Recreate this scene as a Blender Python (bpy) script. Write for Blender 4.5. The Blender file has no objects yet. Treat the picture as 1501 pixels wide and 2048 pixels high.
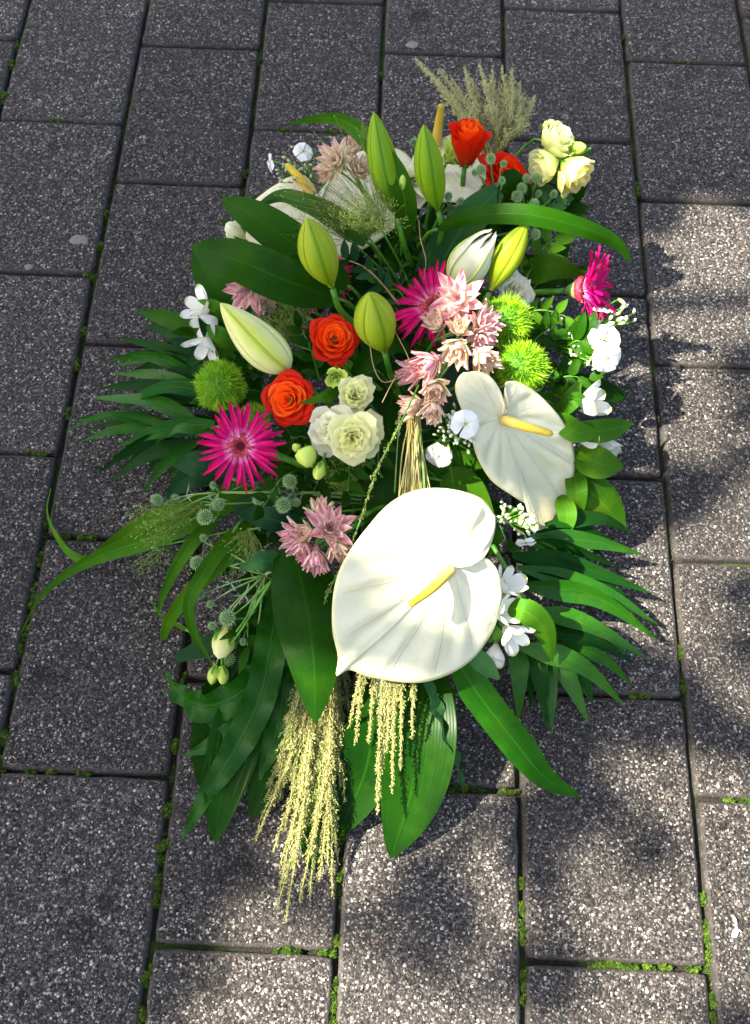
import bpy, math, random
import numpy as np
from mathutils import Vector, Matrix, noise as mnoise

random.seed(7)
rng = np.random.default_rng(7)
R_ = math.radians
scene = bpy.context.scene
COL = scene.collection

# ------------------------------------------------------------------ camera
FPX, CX, CY = 2200.0, 750.5, 1024.0
CAM_H = 1.2658
PITCH, YAW, ROLL = 0.47146, 0.02055, 0.02077
ROT = Matrix.Rotation(YAW, 3, 'Z') @ Matrix.Rotation(PITCH, 3, 'X') @ Matrix.Rotation(ROLL, 3, 'Z')
CAM = Vector((0, 0, CAM_H))
cd = bpy.data.cameras.new('camera')
cam = bpy.data.objects.new('camera', cd)
COL.objects.link(cam)
cam.matrix_world = Matrix.Translation(CAM) @ ROT.to_4x4()
cd.sensor_fit = 'VERTICAL'
cd.sensor_height = 36.0
cd.lens = FPX / 2048 * 36.0
cd.clip_start = 0.05
cd.clip_end = 500
cd.dof.use_dof = True
cd.dof.focus_distance = 1.16
cd.dof.aperture_fstop = 11.0
scene.cycles.max_bounces = 10
scene.cycles.diffuse_bounces = 8
scene.cycles.glossy_bounces = 2
scene.cycles.transmission_bounces = 4
scene.camera = cam

# ------------------------------------------------------------------ world, sun, exposure
SUN_EL, SUN_AZ = R_(54), R_(12)      # shadows run towards +X and a little towards +Y
TO_SUN = Vector((-math.cos(SUN_EL) * math.cos(SUN_AZ), -math.cos(SUN_EL) * math.sin(SUN_AZ), math.sin(SUN_EL)))
w = bpy.data.worlds.new('World')
scene.world = w
w.use_nodes = True
nt = w.node_tree
bg = nt.nodes['Background']
sky = nt.nodes.new('ShaderNodeTexSky')
sky.sky_type = 'NISHITA'
sky.sun_disc = False
sky.air_density = 0.8
sky.dust_density = 4.2
sky.ozone_density = 0.3
sky.sun_elevation = SUN_EL
sky.sun_rotation = math.atan2(TO_SUN.x, TO_SUN.y)
nt.links.new(sky.outputs[0], bg.inputs[0])
bg.inputs[1].default_value = 0.106
sl = bpy.data.lights.new('sun', 'SUN')
sl.energy = 5.0
sl.angle = R_(0.53)
sl.color = (1.0, 0.92, 0.79)
so = bpy.data.objects.new('sun', sl)
COL.objects.link(so)
so.rotation_euler = (-TO_SUN).to_track_quat('-Z', 'Y').to_euler()
vs = scene.view_settings
vs.view_transform = 'Standard'
vs.look = 'None'
vs.gamma = 1
vs.use_curve_mapping = False
vs.exposure = 2.4

# ------------------------------------------------------------------ placing helpers
def ray(px, py):
    return ROT @ Vector(((px - CX) / FPX, -(py - CY) / FPX, -1.0))
def at(px, py, z=0.0):
    d = ray(px, py)
    return CAM + d * ((z - CAM_H) / d.z)
def on_plane(px, py, P, n):
    d = ray(px, py)
    return CAM + d * ((P - CAM).dot(n) / d.dot(n))
def mpp(P):                                    # metres covered by one photo pixel at P
    return (-(ROT.transposed() @ (P - CAM)).z) / FPX
def tocam(P):
    return (CAM - P).normalized()
def imgdir(P, deg):
    v = tocam(P)
    r = ROT @ Vector((1, 0, 0)); u = ROT @ Vector((0, 1, 0))
    d = r * math.cos(R_(deg)) + u * math.sin(R_(deg))
    return (d - v * d.dot(v)).normalized()
def facing(P, deg, theta):                     # theta: tilt away from the viewpoint towards direction deg
    return (tocam(P) * math.cos(R_(theta)) + imgdir(P, deg) * math.sin(R_(theta))).normalized()
def frame(P, axis, spin=0, s=1.0):
    q = axis.to_track_quat('Z', 'Y').to_matrix()
    return Matrix.Translation(P) @ (q @ Matrix.Rotation(R_(spin), 3, 'Z') * s).to_4x4()

# ------------------------------------------------------------------ objects
def mesh_data(name, V, F, mat=None, uv=None, smooth=True):
    me = bpy.data.meshes.new(name)
    me.from_pydata([tuple(map(float, v)) for v in V], [], [tuple(map(int, f)) for f in F])
    if uv is not None:
        uv = np.asarray(uv, float)
        L = me.uv_layers.new(name='UVMap')
        idx = np.empty(len(me.loops), int)
        me.loops.foreach_get('vertex_index', idx)
        L.data.foreach_set('uv', uv[idx].ravel())
    if smooth:
        me.polygons.foreach_set('use_smooth', np.ones(len(me.polygons), bool))
    if mat:
        me.materials.append(mat)
    me.update()
    return me
def link(name, me, parent=None, M=None):
    o = bpy.data.objects.new(name, me)
    COL.objects.link(o)
    if parent is not None:
        o.parent = parent
    if M is not None:
        o.matrix_basis = M
    return o
def tag(o, label, cat, group=None, kind=None):
    o['label'] = label
    o['category'] = cat
    if group: o['group'] = group
    if kind: o['kind'] = kind
    return o
def thing(name, label, cat, M=None, group=None):
    o = bpy.data.objects.new(name, None)
    o.empty_display_size = 0.01
    COL.objects.link(o)
    if M is not None:
        o.matrix_basis = M
    return tag(o, label, cat, group)

def catmull(P, n):
    P = np.asarray([tuple(p) for p in P], float)
    if len(P) == 2:
        t = np.linspace(0, 1, n)[:, None]
        return P[0] * (1 - t) + P[1] * t
    d = np.r_[0, np.cumsum(np.linalg.norm(np.diff(P, axis=0), axis=1) ** 0.7)]
    d /= d[-1]
    T = np.empty_like(P)
    T[1:-1] = (P[2:] - P[:-2]) / (d[2:] - d[:-2])[:, None]
    T[0] = (P[1] - P[0]) / (d[1] - d[0]); T[-1] = (P[-1] - P[-2]) / (d[-1] - d[-2])
    out = []
    for t in np.linspace(0, 1, n):
        i = min(max(int(np.searchsorted(d, t, side='right')) - 1, 0), len(P) - 2)
        h = d[i + 1] - d[i]; s = (t - d[i]) / h
        out.append((2*s**3-3*s**2+1)*P[i] + (s**3-2*s**2+s)*h*T[i] + (-2*s**3+3*s**2)*P[i+1] + (s**3-s**2)*h*T[i+1])
    return np.array(out)
def grid_faces(nu, nv, closed=False):
    F = []
    for i in range(nu - 1):
        for j in range(nv - 1 if not closed else nv):
            a, b = i * nv + j, i * nv + (j + 1) % nv
            F.append((a, b, b + nv, a + nv))
    return F
def tube_geo(P, rad, sides=6):
    P = np.asarray([tuple(p) for p in P], float)
    n = len(P)
    rad = np.broadcast_to(rad, n)
    T = np.gradient(P, axis=0); T /= np.linalg.norm(T, axis=1)[:, None] + 1e-12
    ref = np.array([0.31, 0.2, 0.93]) if abs(T[0][2]) < .9 else np.array([1., 0, 0])
    V, UV = [], []
    a = np.linspace(0, 2 * math.pi, sides, endpoint=False)
    N = np.cross(T[0], ref); N /= np.linalg.norm(N)
    for i in range(n):
        N = N - T[i] * N.dot(T[i]); N /= np.linalg.norm(N) + 1e-12
        B = np.cross(T[i], N)
        for k in range(sides):
            V.append(P[i] + (N * math.cos(a[k]) + B * math.sin(a[k])) * rad[i])
            UV.append((i / (n - 1), k / sides))
    F = grid_faces(n, sides, True)
    F.append(tuple(range(sides - 1, -1, -1)))
    F.append(tuple(range((n - 1) * sides, n * sides)))
    return V, F, UV
class Geo:
    def __init__(s): s.V = []; s.F = []; s.U = []
    def add(s, V, F, U=None):
        o = len(s.V); s.V.extend(V); s.F.extend([tuple(i + o for i in f) for f in F])
        s.U.extend(U if U is not None else [(0, 0)] * len(V))
    def tube(s, P, r, sides=5): s.add(*tube_geo(P, r, sides))
    def data(s, name, mat, smooth=True): return mesh_data(name, s.V, s.F, mat, s.U, smooth)
    def obj(s, name, mat, parent=None, M=None, smooth=True): return link(name, s.data(name, mat, smooth), parent, M)
def tube(name, P, rad, mat, parent=None, sides=6, inv=None):
    if inv is not None: P = [inv @ Vector(p) for p in P]
    V, F, U = tube_geo(P, rad, sides)
    return link(name, mesh_data(name, V, F, mat, U), parent)

# ------------------------------------------------------------------ materials
class NT:
    def __init__(s, name):
        s.m = bpy.data.materials.new(name); s.m.use_nodes = True
        s.t = s.m.node_tree; s.b = s.t.nodes['Principled BSDF']; s.out = s.t.nodes['Material Output']
    def n(s, typ, **kw):
        x = s.t.nodes.new(typ)
        for k, v in kw.items(): setattr(x, k, v)
        return x
    def l(s, a, b): s.t.links.new(a, b)
    def put(s, sock, v):
        if hasattr(v, 'links') or isinstance(v, bpy.types.NodeSocket): s.l(v, sock)
        else: sock.default_value = v
    def math(s, op, a, b=None, clamp=False):
        x = s.n('ShaderNodeMath', operation=op, use_clamp=clamp); s.put(x.inputs[0], a)
        if b is not None: s.put(x.inputs[1], b)
        return x.outputs[0]
    def mix(s, f, a, b, blend='MIX'):
        x = s.n('ShaderNodeMix', data_type='RGBA', blend_type=blend)
        s.put(x.inputs[0], f)
        for i, v in ((6, a), (7, b)):
            s.put(x.inputs[i], v if not isinstance(v, tuple) else (*v[:3], 1))
        return x.outputs[2]
    def ramp(s, f, stops, interp='LINEAR'):
        x = s.n('ShaderNodeValToRGB'); x.color_ramp.interpolation = interp
        e = x.color_ramp.elements
        while len(e) < len(stops): e.new(0.5)
        for q, (p, c) in zip(e, stops):
            q.position = p; q.color = (*c[:3], 1) if isinstance(c, tuple) else (c, c, c, 1)
        s.l(f, x.inputs[0]); return x.outputs[0]
    def noise(s, scale, vec=None, detail=3, rough=.55):
        x = s.n('ShaderNodeTexNoise'); x.inputs['Scale'].default_value = scale
        x.inputs['Detail'].default_value = detail; x.inputs['Roughness'].default_value = rough
        if vec is not None: s.l(vec, x.inputs['Vector'])
        return x.outputs[0]
    def uv(s):
        x = s.n('ShaderNodeUVMap'); sp = s.n('ShaderNodeSeparateXYZ'); s.l(x.outputs[0], sp.inputs[0])
        return sp.outputs[0], sp.outputs[1], x.outputs[0]
    def pos(s): return s.n('ShaderNodeNewGeometry').outputs['Position']
    def rnd(s): return s.n('ShaderNodeObjectInfo').outputs['Random']
    def scalev(s, vec, sc):
        x = s.n('ShaderNodeMapping'); x.inputs['Scale'].default_value = sc; s.l(vec, x.inputs[0]); return x.outputs[0]
    def bump(s, h, strength, dist, nrm=None):
        x = s.n('ShaderNodeBump'); x.inputs['Strength'].default_value = strength; x.inputs['Distance'].default_value = dist
        s.l(h, x.inputs['Height'])
        if nrm is not None: s.l(nrm, x.inputs['Normal'])
        return x.outputs[0]
    def setc(s, c, rough=.5, spec=.5, sss=0, radius=(.003, .002, .001)):
        s.put(s.b.inputs['Base Color'], c if not isinstance(c, tuple) else (*c[:3], 1))
        s.b.inputs['Roughness'].default_value = rough
        s.b.inputs['Specular IOR Level'].default_value = spec
        if sss:
            s.b.inputs['Subsurface Weight'].default_value = sss
            s.b.inputs['Subsurface Radius'].default_value = radius
            s.b.inputs['Subsurface Scale'].default_value = 1.0
    def translucent(s, c, f):
        tr = s.n('ShaderNodeBsdfTranslucent'); s.put(tr.inputs[0], c if not isinstance(c, tuple) else (*c[:3], 1))
        mx = s.n('ShaderNodeMixShader'); mx.inputs[0].default_value = f
        s.l(s.b.outputs[0], mx.inputs[1]); s.l(tr.outputs[0], mx.inputs[2]); s.l(mx.outputs[0], s.out.inputs[0])

def leaf_mat(name, c1, c2, rough=.35, stripes=14, trans=.25, rib=.35, spec=.06, dry=None, dry_amt=0.0, bumpy=.35):
    c1, c2 = tuple(x * .8 for x in c1), tuple(x * .8 for x in c2)
    k = NT(name)
    u, v, uvv = k.uv()
    streak = k.noise(1.0, k.scalev(uvv, (3, 45, 1)), 3)
    blotch = k.noise(18, k.pos(), 3)
    f = k.math('ADD', k.math('MULTIPLY', streak, .55), k.math('MULTIPLY', blotch, .5))
    f = k.math('ADD', f, k.math('MULTIPLY', k.math('SUBTRACT', k.rnd(), .5), .35))
    c = k.mix(k.ramp(f, [(.3, 0.0), (.75, 1.0)]), c1, c2)
    ribd = k.math('ABSOLUTE', k.math('SUBTRACT', v, .5))
    ribm = k.ramp(ribd, [(0.008, 1.0), (0.035, 0.0)])
    light = tuple(min(1, x * 1.7) for x in c2)
    c = k.mix(k.math('MULTIPLY', ribm, rib), c, light)
    st = k.math('SINE', k.math('MULTIPLY', v, stripes * 6.2832))
    c = k.mix(k.math('MULTIPLY', k.math('ADD', k.math('MULTIPLY', st, .5),   .5), .07), c, tuple(x * .55 for x in c1))
    if dry:
        dn = k.noise(1.0, k.scalev(uvv, (2.2, 30, 1)), 4)
        c = k.mix(k.ramp(k.math('ADD', k.math('MULTIPLY', dn, .75), k.math('MULTIPLY', k.noise(9, k.pos(), 2), .4)),
                         [(.72 - dry_amt, 0.0), (.82 - dry_amt, 1.0)]), c, dry)
    c = k.mix(k.ramp(k.noise(150, k.pos(), 2), [(.70, 0.0), (.76, .45)]), c, (.06, .05, .015))
    c = k.mix(k.ramp(k.noise(30, k.pos(), 4), [(.5, 0.0), (.75, .35)]), c, tuple(min(1, x * y) for x, y in zip(c2, (2.6, 1.4, 1.0))))
    k.setc(c, rough, spec)
    k.put(k.b.inputs['Roughness'], k.ramp(blotch, [(.3, rough * .8), (.7, min(1, rough * 1.35))]))
    h = k.math('ADD', k.math('MULTIPLY', st, .22), k.math('MULTIPLY', streak, 1.0))
    h = k.math('SUBTRACT', h, k.math('MULTIPLY', ribm, 1.2))
    k.l(k.bump(h, bumpy, .0006), k.b.inputs['Normal'])
    k.translucent(k.mix(.5, c, tuple(min(1, x * 1.6) for x in c2)), trans)
    return k.m
def petal_mat(name, stops, rough=.5, trans=.3, vein=.15, veincol=None, edge=None, sss=0, spec=.15, mid=None):
    k = NT(name)
    u, v, uvv = k.uv()
    c = k.ramp(u, stops)
    sn = k.noise(1.0, k.scalev(uvv, (2, 28, 1)), 3)
    vc = veincol or tuple(x * .6 for x in stops[-1][1])
    c = k.mix(k.math('MULTIPLY', k.ramp(sn, [(.42, 0.0), (.7, 1.0)]), vein), c, vc)
    if edge:
        e = k.math('ABSOLUTE', k.math('SUBTRACT', v, .5))
        c = k.mix(k.ramp(e, [(.3, 0.0), (.5, 1.0)]), c, edge)
    if mid:
        e = k.math('ABSOLUTE', k.math('SUBTRACT', v, .5))
        mm = k.math('MULTIPLY', k.ramp(e, [(.03, 1.0), (.22, 0.0)]), k.ramp(u, [(.15, 0.0), (.5, .8), (1.0, .9)]))
        c = k.mix(mm, c, mid)
    hs = k.n('ShaderNodeHueSaturation'); k.l(c, hs.inputs['Color'])
    k.put(hs.inputs['Value'], k.math('ADD', .86, k.math('MULTIPLY', k.rnd(), .24)))
    c = hs.outputs[0]
    k.setc(c, rough, spec, sss)
    k.l(k.bump(sn, .3, .0006), k.b.inputs['Normal'])
    k.translucent(c, trans)
    return k.m
def plain_mat(name, c1, c2, rough=.6, scale=60, trans=0, spec=.4, bump=0):
    k = NT(name)
    nz = k.noise(scale, k.pos(), 3)
    c = k.mix(k.ramp(nz, [(.35, 0.0), (.65, 1.0)]), c1, c2)
    k.setc(c, rough, spec)
    if bump: k.l(k.bump(nz, bump, .001), k.b.inputs['Normal'])
    if trans: k.translucent(c, trans)
    return k.m

def paver_mat(name, edge=False):
    k = NT(name)
    p = k.pos()
    warp = k.n('ShaderNodeMixRGB'); warp.blend_type = 'ADD'; warp.inputs[0].default_value = .0036
    nz = k.n('ShaderNodeTexNoise'); nz.inputs['Scale'].default_value = 260; k.l(p, nz.inputs['Vector'])
    k.l(p, warp.inputs[1]); k.l(nz.outputs['Color'], warp.inputs[2])
    def vor(scale, feat='F1'):
        x = k.n('ShaderNodeTexVoronoi', feature=feat); x.inputs['Scale'].default_value = scale
        k.l(warp.outputs[0], x.inputs['Vector']); return x
    v1, v2 = vor(335), vor(560)
    def grey(v):
        s = k.n('ShaderNodeSeparateColor'); k.l(v.outputs['Color'], s.inputs[0]); return s
    g1, g2 = grey(v1), grey(v2)
    stones = [(0.0, (0.0052, 0.0052, 0.0054)), (.20, (0.0156, 0.0147, 0.0137)), (.42, (0.0399, 0.0364, 0.0320)), (.66, (0.0693, 0.0624, 0.0537)), (.84, (0.1170, 0.1066, 0.0919)), (.94, (0.2339, 0.2166, 0.1906)), (1.0, (0.3985, 0.3769, 0.3379))]
    c1 = k.ramp(g1.outputs[0], stones)
    c2 = k.ramp(g2.outputs[0], stones)
    c = k.mix(k.ramp(g1.outputs[1], [(.42, 0.0), (.46, 1.0)]), c1, c2)
    c = k.mix(k.math('MULTIPLY', k.ramp(g1.outputs[2], [(.980, 0.0), (.984, 1.0)]), .4), c, (.20, .11, .075))
    mortar = (.025, .0225, .0195)
    m = k.ramp(v1.outputs['Distance'], [(.50, 0.0), (.72, 1.0)])
    c = k.mix(m, c, mortar)
    big = k.noise(5.5, p, 5, .6)
    c = k.mix(k.ramp(big, [(.35, .30), (.65, 0.0)]), c, (.03, .03, .033))
    if edge:
        c = k.mix(.72, c, k.mix(k.noise(90, p, 4), (.028, .0255, .0235), (.058, .0525, .045)))
    spot = k.noise(17, p, 3, .5)
    c = k.mix(k.ramp(spot, [(.70, 0.0), (.76, .55)]), c, (.016, .017, .018))
    for (sx, sy, sr) in ((170, 1865, 34), (207, 1802, 20), (232, 1768, 13), (272, 1622, 14), (80, 1358, 26), (620, 1290, 30), (470, 1760, 60), (430, 1960, 40), (840, 30, 24), (1340, 1560, 22)):
        S = at(sx, sy, 0); d = k.n('ShaderNodeVectorMath', operation='DISTANCE'); k.l(p, d.inputs[0]); d.inputs[1].default_value = S
        e = k.math('DIVIDE', d.outputs['Value'], sr * mpp(S) * 1.3)
        e = k.math('ADD', e, k.math('MULTIPLY', k.math('SUBTRACT', k.noise(70, p, 4, .7), .5), 1.6))
        c = k.mix(k.ramp(e, [(.45, .62), (1.0, 0.0)]), c, (.010, .010, .0105))
    hs = k.n('ShaderNodeHueSaturation'); k.l(c, hs.inputs['Color'])
    k.put(hs.inputs['Value'], k.math('ADD', .86, k.math('MULTIPLY', k.rnd(), .36)))
    k.setc(hs.outputs[0], .8, .08)
    k.put(k.b.inputs['Roughness'], k.ramp(g1.outputs[1], [(0.0, .5), (1.0, .95)]))
    h = k.math('SUBTRACT', 1.0, v1.outputs['Distance'])
    h = k.math('ADD', h, k.math('MULTIPLY', g1.outputs[2], .6))
    h = k.math('ADD', h, k.math('MULTIPLY', k.math('SUBTRACT', 1.0, v2.outputs['Distance']), .35))
    k.l(k.bump(h, .35 if edge else .95, .0016), k.b.inputs['Normal'])
    return k.m
def soil_mat():
    k = NT('joint_soil')
    p = k.pos()
    a = k.noise(14, p, 4); b = k.noise(380, p, 3)
    c = k.mix(k.ramp(b, [(.3, 0.0), (.7, 1.0)]), (.008, .008, .007), (.035, .03, .024))
    c = k.mix(k.ramp(a, [(.5, 0.0), (.62, .85)]), c, k.mix(b, (.012, .03, .004), (.05, .09, .012)))
    k.setc(c, .95, .1)
    k.l(k.bump(b, .9, .003), k.b.inputs['Normal'])
    return k.m
def far_paving_mat():
    k = NT('paving_far')
    p = k.pos()
    b = k.n('ShaderNodeTexBrick'); mp = k.n('ShaderNodeMapping'); mp.inputs['Rotation'].default_value = (0, 0, math.pi / 2); k.l(p, mp.inputs[0]); k.l(mp.outputs[0], b.inputs['Vector'])
    b.inputs['Scale'].default_value = 1; b.inputs['Brick Width'].default_value = .3; b.inputs['Row Height'].default_value = .2
    b.inputs['Mortar Size'].default_value = .006
    b.inputs['Color1'].default_value = (.040, .0365, .032, 1); b.inputs['Color2'].default_value = (.033, .030, .027, 1); b.inputs['Mortar'].default_value = (.006, .007, .004, 1)
    c = k.mix(k.ramp(k.noise(260, p, 3), [(.45, 0.0), (.7, .5)]), b.outputs[0], (.11, .10, .088))
    k.setc(c, .85, .3)
    return k.m

MP, ME, MSOIL, MFAR = paver_mat('exposed_aggregate'), paver_mat('paver_worn_edge', True), soil_mat(), far_paving_mat()
G_LILY = leaf_mat('lily_leaf', (.008, .050, .001), (.022, .098, .002), .32, 16)
G_ASPI = leaf_mat('aspidistra_leaf', (.004, .030, .001), (.013, .066, .002), .30, 22, bumpy=.25)
G_ASPT = leaf_mat('aspidistra_leaf_tan', (.003, .034, .002), (.011, .075, .003), .30, 22, dry=(.20, .16, .06), dry_amt=.05)
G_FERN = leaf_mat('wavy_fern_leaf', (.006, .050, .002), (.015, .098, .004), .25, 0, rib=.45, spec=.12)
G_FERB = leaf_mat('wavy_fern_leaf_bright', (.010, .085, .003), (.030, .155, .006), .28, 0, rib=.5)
G_PALM = leaf_mat('palm_leaflet', (.010, .080, .003), (.034, .155, .006), .26, 10, spec=.22)
G_PALMD = leaf_mat('palm_leaflet_blue', (.004, .034, .004), (.012, .070, .007), .33, 10)
G_PALMT = leaf_mat('palm_leaflet_faded', (.006, .075, .006), (.022, .13, .012), .36, 10, dry=(.17, .15, .06), dry_amt=.10)
G_STRAP = leaf_mat('millet_leaf', (.028, .115, .003), (.065, .19, .006), .42, 12, rib=.5)
G_GREY = leaf_mat('dull_strap_leaf', (.022, .085, .012), (.05, .14, .02), .45, 12)
G_SILV = leaf_mat('silvery_leaf', (.022, .10, .028), (.06, .18, .05), .42, 16)
G_BLUE = leaf_mat('blue_green_leaf', (.005, .038, .012), (.018, .080, .022), .4, 0, rib=.4)
G_ALST = leaf_mat('alstroemeria_leaf', (.026, .115, .004), (.065, .20, .010), .4, 12)
G_IVY = leaf_mat('ivy_leaf', (.016, .085, .002), (.045, .15, .006), .38, 0, rib=.3)
G_FILL = leaf_mat('filler_leaf', (.006, .042, .002), (.022, .095, .004), .42, 0, rib=.3)
G_STEM = plain_mat('green_stem', (.035, .15, .006), (.08, .25, .014), .45)
G_STEMP = plain_mat('pale_stem', (.12, .24, .05), (.20, .33, .09), .5)
G_STRAW = plain_mat('straw_stem', (.28, .26, .08), (.40, .34, .12), .5)
G_BROWN = plain_mat('dry_thread', (.22, .13, .06), (.32, .22, .10), .6)

def orange_petal(name, a, b, c):
    return petal_mat(name, [(0.0, a), (.55, b), (1.0, c)], .5, .5, .12, (.45, .03, .0))
P_ROSE = orange_petal('rose_petal', (.80, .10, .006), (.90, .075, .004), (.88, .045, .003))
P_ROSER = orange_petal('rose_petal_red', (.70, .05, .004), (.80, .028, .002), (.74, .016, .002))
P_ROSEO = orange_petal('rose_petal_orange', (.80, .07, .004), (.93, .11, .006), (.95, .14, .010))
P_GERB = petal_mat('gerbera_petal', [(0.0, (.85, .55, .70)), (.14, (.80, .20, .46)), (.34, (.60, .004, .155)), (1.0, (.62, .003, .125))], .45, .25, .15, (.35, .0, .08))
P_LISI = petal_mat('lisianthus_petal', [(0.0, (.74, .78, .20)), (.5, (.88, .89, .36)), (1.0, (.93, .92, .54))], .55, .55, .10, (.5, .6, .25))
P_LISW = petal_mat('lisianthus_petal_white', [(0.0, (.76, .79, .34)), (.4, (.88, .88, .58)), (1.0, (.92, .91, .72))], .55, .55, .08, (.6, .65, .4))
P_LISY = petal_mat('lisianthus_petal_yellow', [(0.0, (.50, .62, .08)), (.5, (.82, .80, .28)), (1.0, (.88, .80, .36))], .55, .55, .12, (.6, .5, .16))
P_LISG = petal_mat('lisianthus_petal_green', [(0.0, (.36, .52, .05)), (1.0, (.62, .75, .15))], .55, .3, .15, (.35, .48, .1))
P_BRACT = petal_mat('blushing_bract', [(0.0, (.58, .62, .24)), (.30, (.82, .72, .54)), (.70, (.80, .46, .46)), (1.0, (.50, .12, .17))], .6, .35, .5, (.62, .08, .17), edge=(.88, .80, .68), mid=(.66, .14, .24))
P_BRACTG = petal_mat('blushing_bract_pale', [(0.0, (.46, .58, .14)), (.5, (.82, .80, .50)), (.84, (.82, .60, .50)), (1.0, (.58, .18, .20))], .6, .35, .36, (.70, .20, .22), edge=(.88, .82, .58), mid=(.74, .32, .32))
P_TUFT = plain_mat('blushing_tuft', (.30, .05, .12), (.62, .34, .42), .6, 500)
P_WHITE = petal_mat('white_petal', [(0.0, (.70, .74, .45)), (.3, (.82, .82, .76)), (1.0, (.85, .85, .82))], .5, .3, .06, (.7, .72, .6))
P_ALST = petal_mat('alstroemeria_petal', [(0.0, (.72, .70, .40)), (.3, (.80, .80, .68)), (.85, (.84, .83, .76)), (.96, (.45, .55, .22)), (1.0, (.22, .38, .06))], .5, .3, .08, (.7, .66, .4))

def bud_mat(name, body, pale, ribc):
    k = NT(name)
    u, v, uvv = k.uv()
    a = k.math('FRACT', k.math('MULTIPLY', v, 3.0))
    d = k.math('ABSOLUTE', k.math('SUBTRACT', a, .5))
    nz = k.noise(1.0, k.scalev(uvv, (3, 60, 1)), 3)
    c = k.mix(k.ramp(d, [(.06, 0.0), (.36, 1.0)]), body, pale)
    c = k.mix(k.ramp(nz, [(.3, .35), (.7, 0.0)]), c, tuple(x * .6 for x in body))
    rib = k.ramp(d, [(.0, .25), (.018, .9), (.05, 0.0)])
    c = k.mix(rib, c, ribc)
    seam = k.ramp(d, [(.475, 0.0), (.5, .75)])
    c = k.mix(seam, c, ribc)
    k.setc(c, .45, .18, .12)
    h = k.math('SUBTRACT', k.math('MULTIPLY', nz, .3), k.math('ADD', rib, seam))
    k.l(k.bump(h, .5, .0012), k.b.inputs['Normal'])
    return k.m
B_GREEN = bud_mat('lily_bud_green', (.12, .25, .004), (.20, .34, .008), (.055, .15, .002))
B_LIME = bud_mat('lily_bud_lime', (.18, .27, .004), (.29, .36, .016), (.08, .16, .003))
B_PALE = bud_mat('lily_bud_pale', (.42, .47, .07), (.66, .67, .28), (.22, .32, .010))

def spathe_mat():
    k = NT('anthurium_spathe')
    u, v, uvv = k.uv()
    a = k.noise(24, k.pos(), 3)
    c = k.mix(k.ramp(a, [(.3, 0.0), (.7, 1.0)]), (.72, .695, .45), (.78, .76, .54))
    vn = k.math('ABSOLUTE', k.math('SUBTRACT', k.math('FRACT', k.math('MULTIPLY', u, 15.0)), .5))
    vein = k.math('MULTIPLY', k.ramp(vn, [(.0, 1.0), (.035, 0.0)]), k.ramp(v, [(.05, .2), (.2, .65), (.85, .5), (.95, 0.0)]))
    c = k.mix(vein, c, (.62, .60, .30))
    c = k.mix(k.ramp(v, [(.95, 0.0), (1.0, .8)]), c, (.70, .68, .30))
    k.setc(c, .32, .5, .1)
    k.l(k.bump(k.math('ADD', vein, k.math('MULTIPLY', k.noise(70, k.pos(), 3), 1.2)), .55, .0016), k.b.inputs['Normal'])
    k.translucent(c, .22)
    return k.m
def spadix_mat():
    k = NT('anthurium_spadix')
    u, v, uvv = k.uv()
    vo = k.n('ShaderNodeTexVoronoi'); vo.inputs['Scale'].default_value = 1
    k.l(k.scalev(uvv, (34, 14, 1)), vo.inputs['Vector'])
    c = k.ramp(u, [(0.0, (.50, .50, .16)), (.12, (.58, .46, .12)), (.5, (.60, .44, .03)), (.78, (.54, .42, .02)), (1.0, (.22, .30, .01))])
    c = k.mix(k.ramp(vo.outputs['Distance'], [(.3, 0.0), (.6, .5)]), c, (.55, .33, .03))
    k.setc(c, .5, .4, .1)
    k.l(k.bump(vo.outputs['Distance'], -.9, .0012), k.b.inputs['Normal'])
    return k.m
M_SPATHE, M_SPADIX = spathe_mat(), spadix_mat()
M_GDISC = plain_mat('gerbera_disc', (.30, .006, .03), (.50, .03, .07), .6, 700)
M_GEYE = plain_mat('gerbera_eye', (.02, .002, .004), (.05, .004, .006), .7, 500)
M_GRIM = plain_mat('gerbera_anther', (.60, .10, .16), (.70, .28, .20), .6, 900)
M_FUZZ = plain_mat('green_pompom', (.13, .34, .003), (.34, .58, .012), .5, 90, .25)
M_FUZZC = plain_mat('green_pompom_core', (.03, .13, .002), (.06, .20, .004), .7, 90)
M_ERY = plain_mat('sea_holly_head', (.03, .10, .012), (.07, .17, .03), .6, 300)
M_ERYS = plain_mat('sea_holly_spike', (.18, .30, .10), (.32, .43, .20), .6, 300)
M_ERYB = plain_mat('sea_holly_bract', (.10, .20, .10), (.18, .30, .17), .5, 200, .1)
M_SEEDG = plain_mat('seed_green', (.10, .135, .02), (.25, .27, .08), .6, 260, .15)
M_SEEDY = plain_mat('seed_gold', (.15, .155, .03), (.34, .33, .12), .6, 240, .15)
M_SEEDD = plain_mat('seed_dull', (.26, .27, .09), (.42, .41, .17), .6, 240, .15)
M_MIST = plain_mat('millet_hair', (.10, .20, .015), (.19, .29, .035), .5, 200, .2)
M_MISTD = plain_mat('millet_hair_dark', (.09, .12, .025), (.17, .17, .05), .5, 200, .1)
M_MSEED = plain_mat('millet_seed', (.22, .32, .04), (.36, .42, .09), .5, 300)
M_MSEEDD = plain_mat('millet_seed_dark', (.06, .05, .03), (.14, .10, .05), .5, 300)
M_PHBUD = petal_mat('phlox_bud', [(0.0, (.16, .34, .04)), (.45, (.34, .48, .12)), (.75, (.76, .78, .60)), (1.0, (.80, .80, .68))], .5, .15, .05)
M_MOSS = plain_mat('moss', (.018, .055, .002), (.10, .18, .006), .8, 110, .15)
M_FOAM = plain_mat('floral_foam', (.008, .035, .010), (.015, .055, .016), .95, 400, bump=.6)
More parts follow.
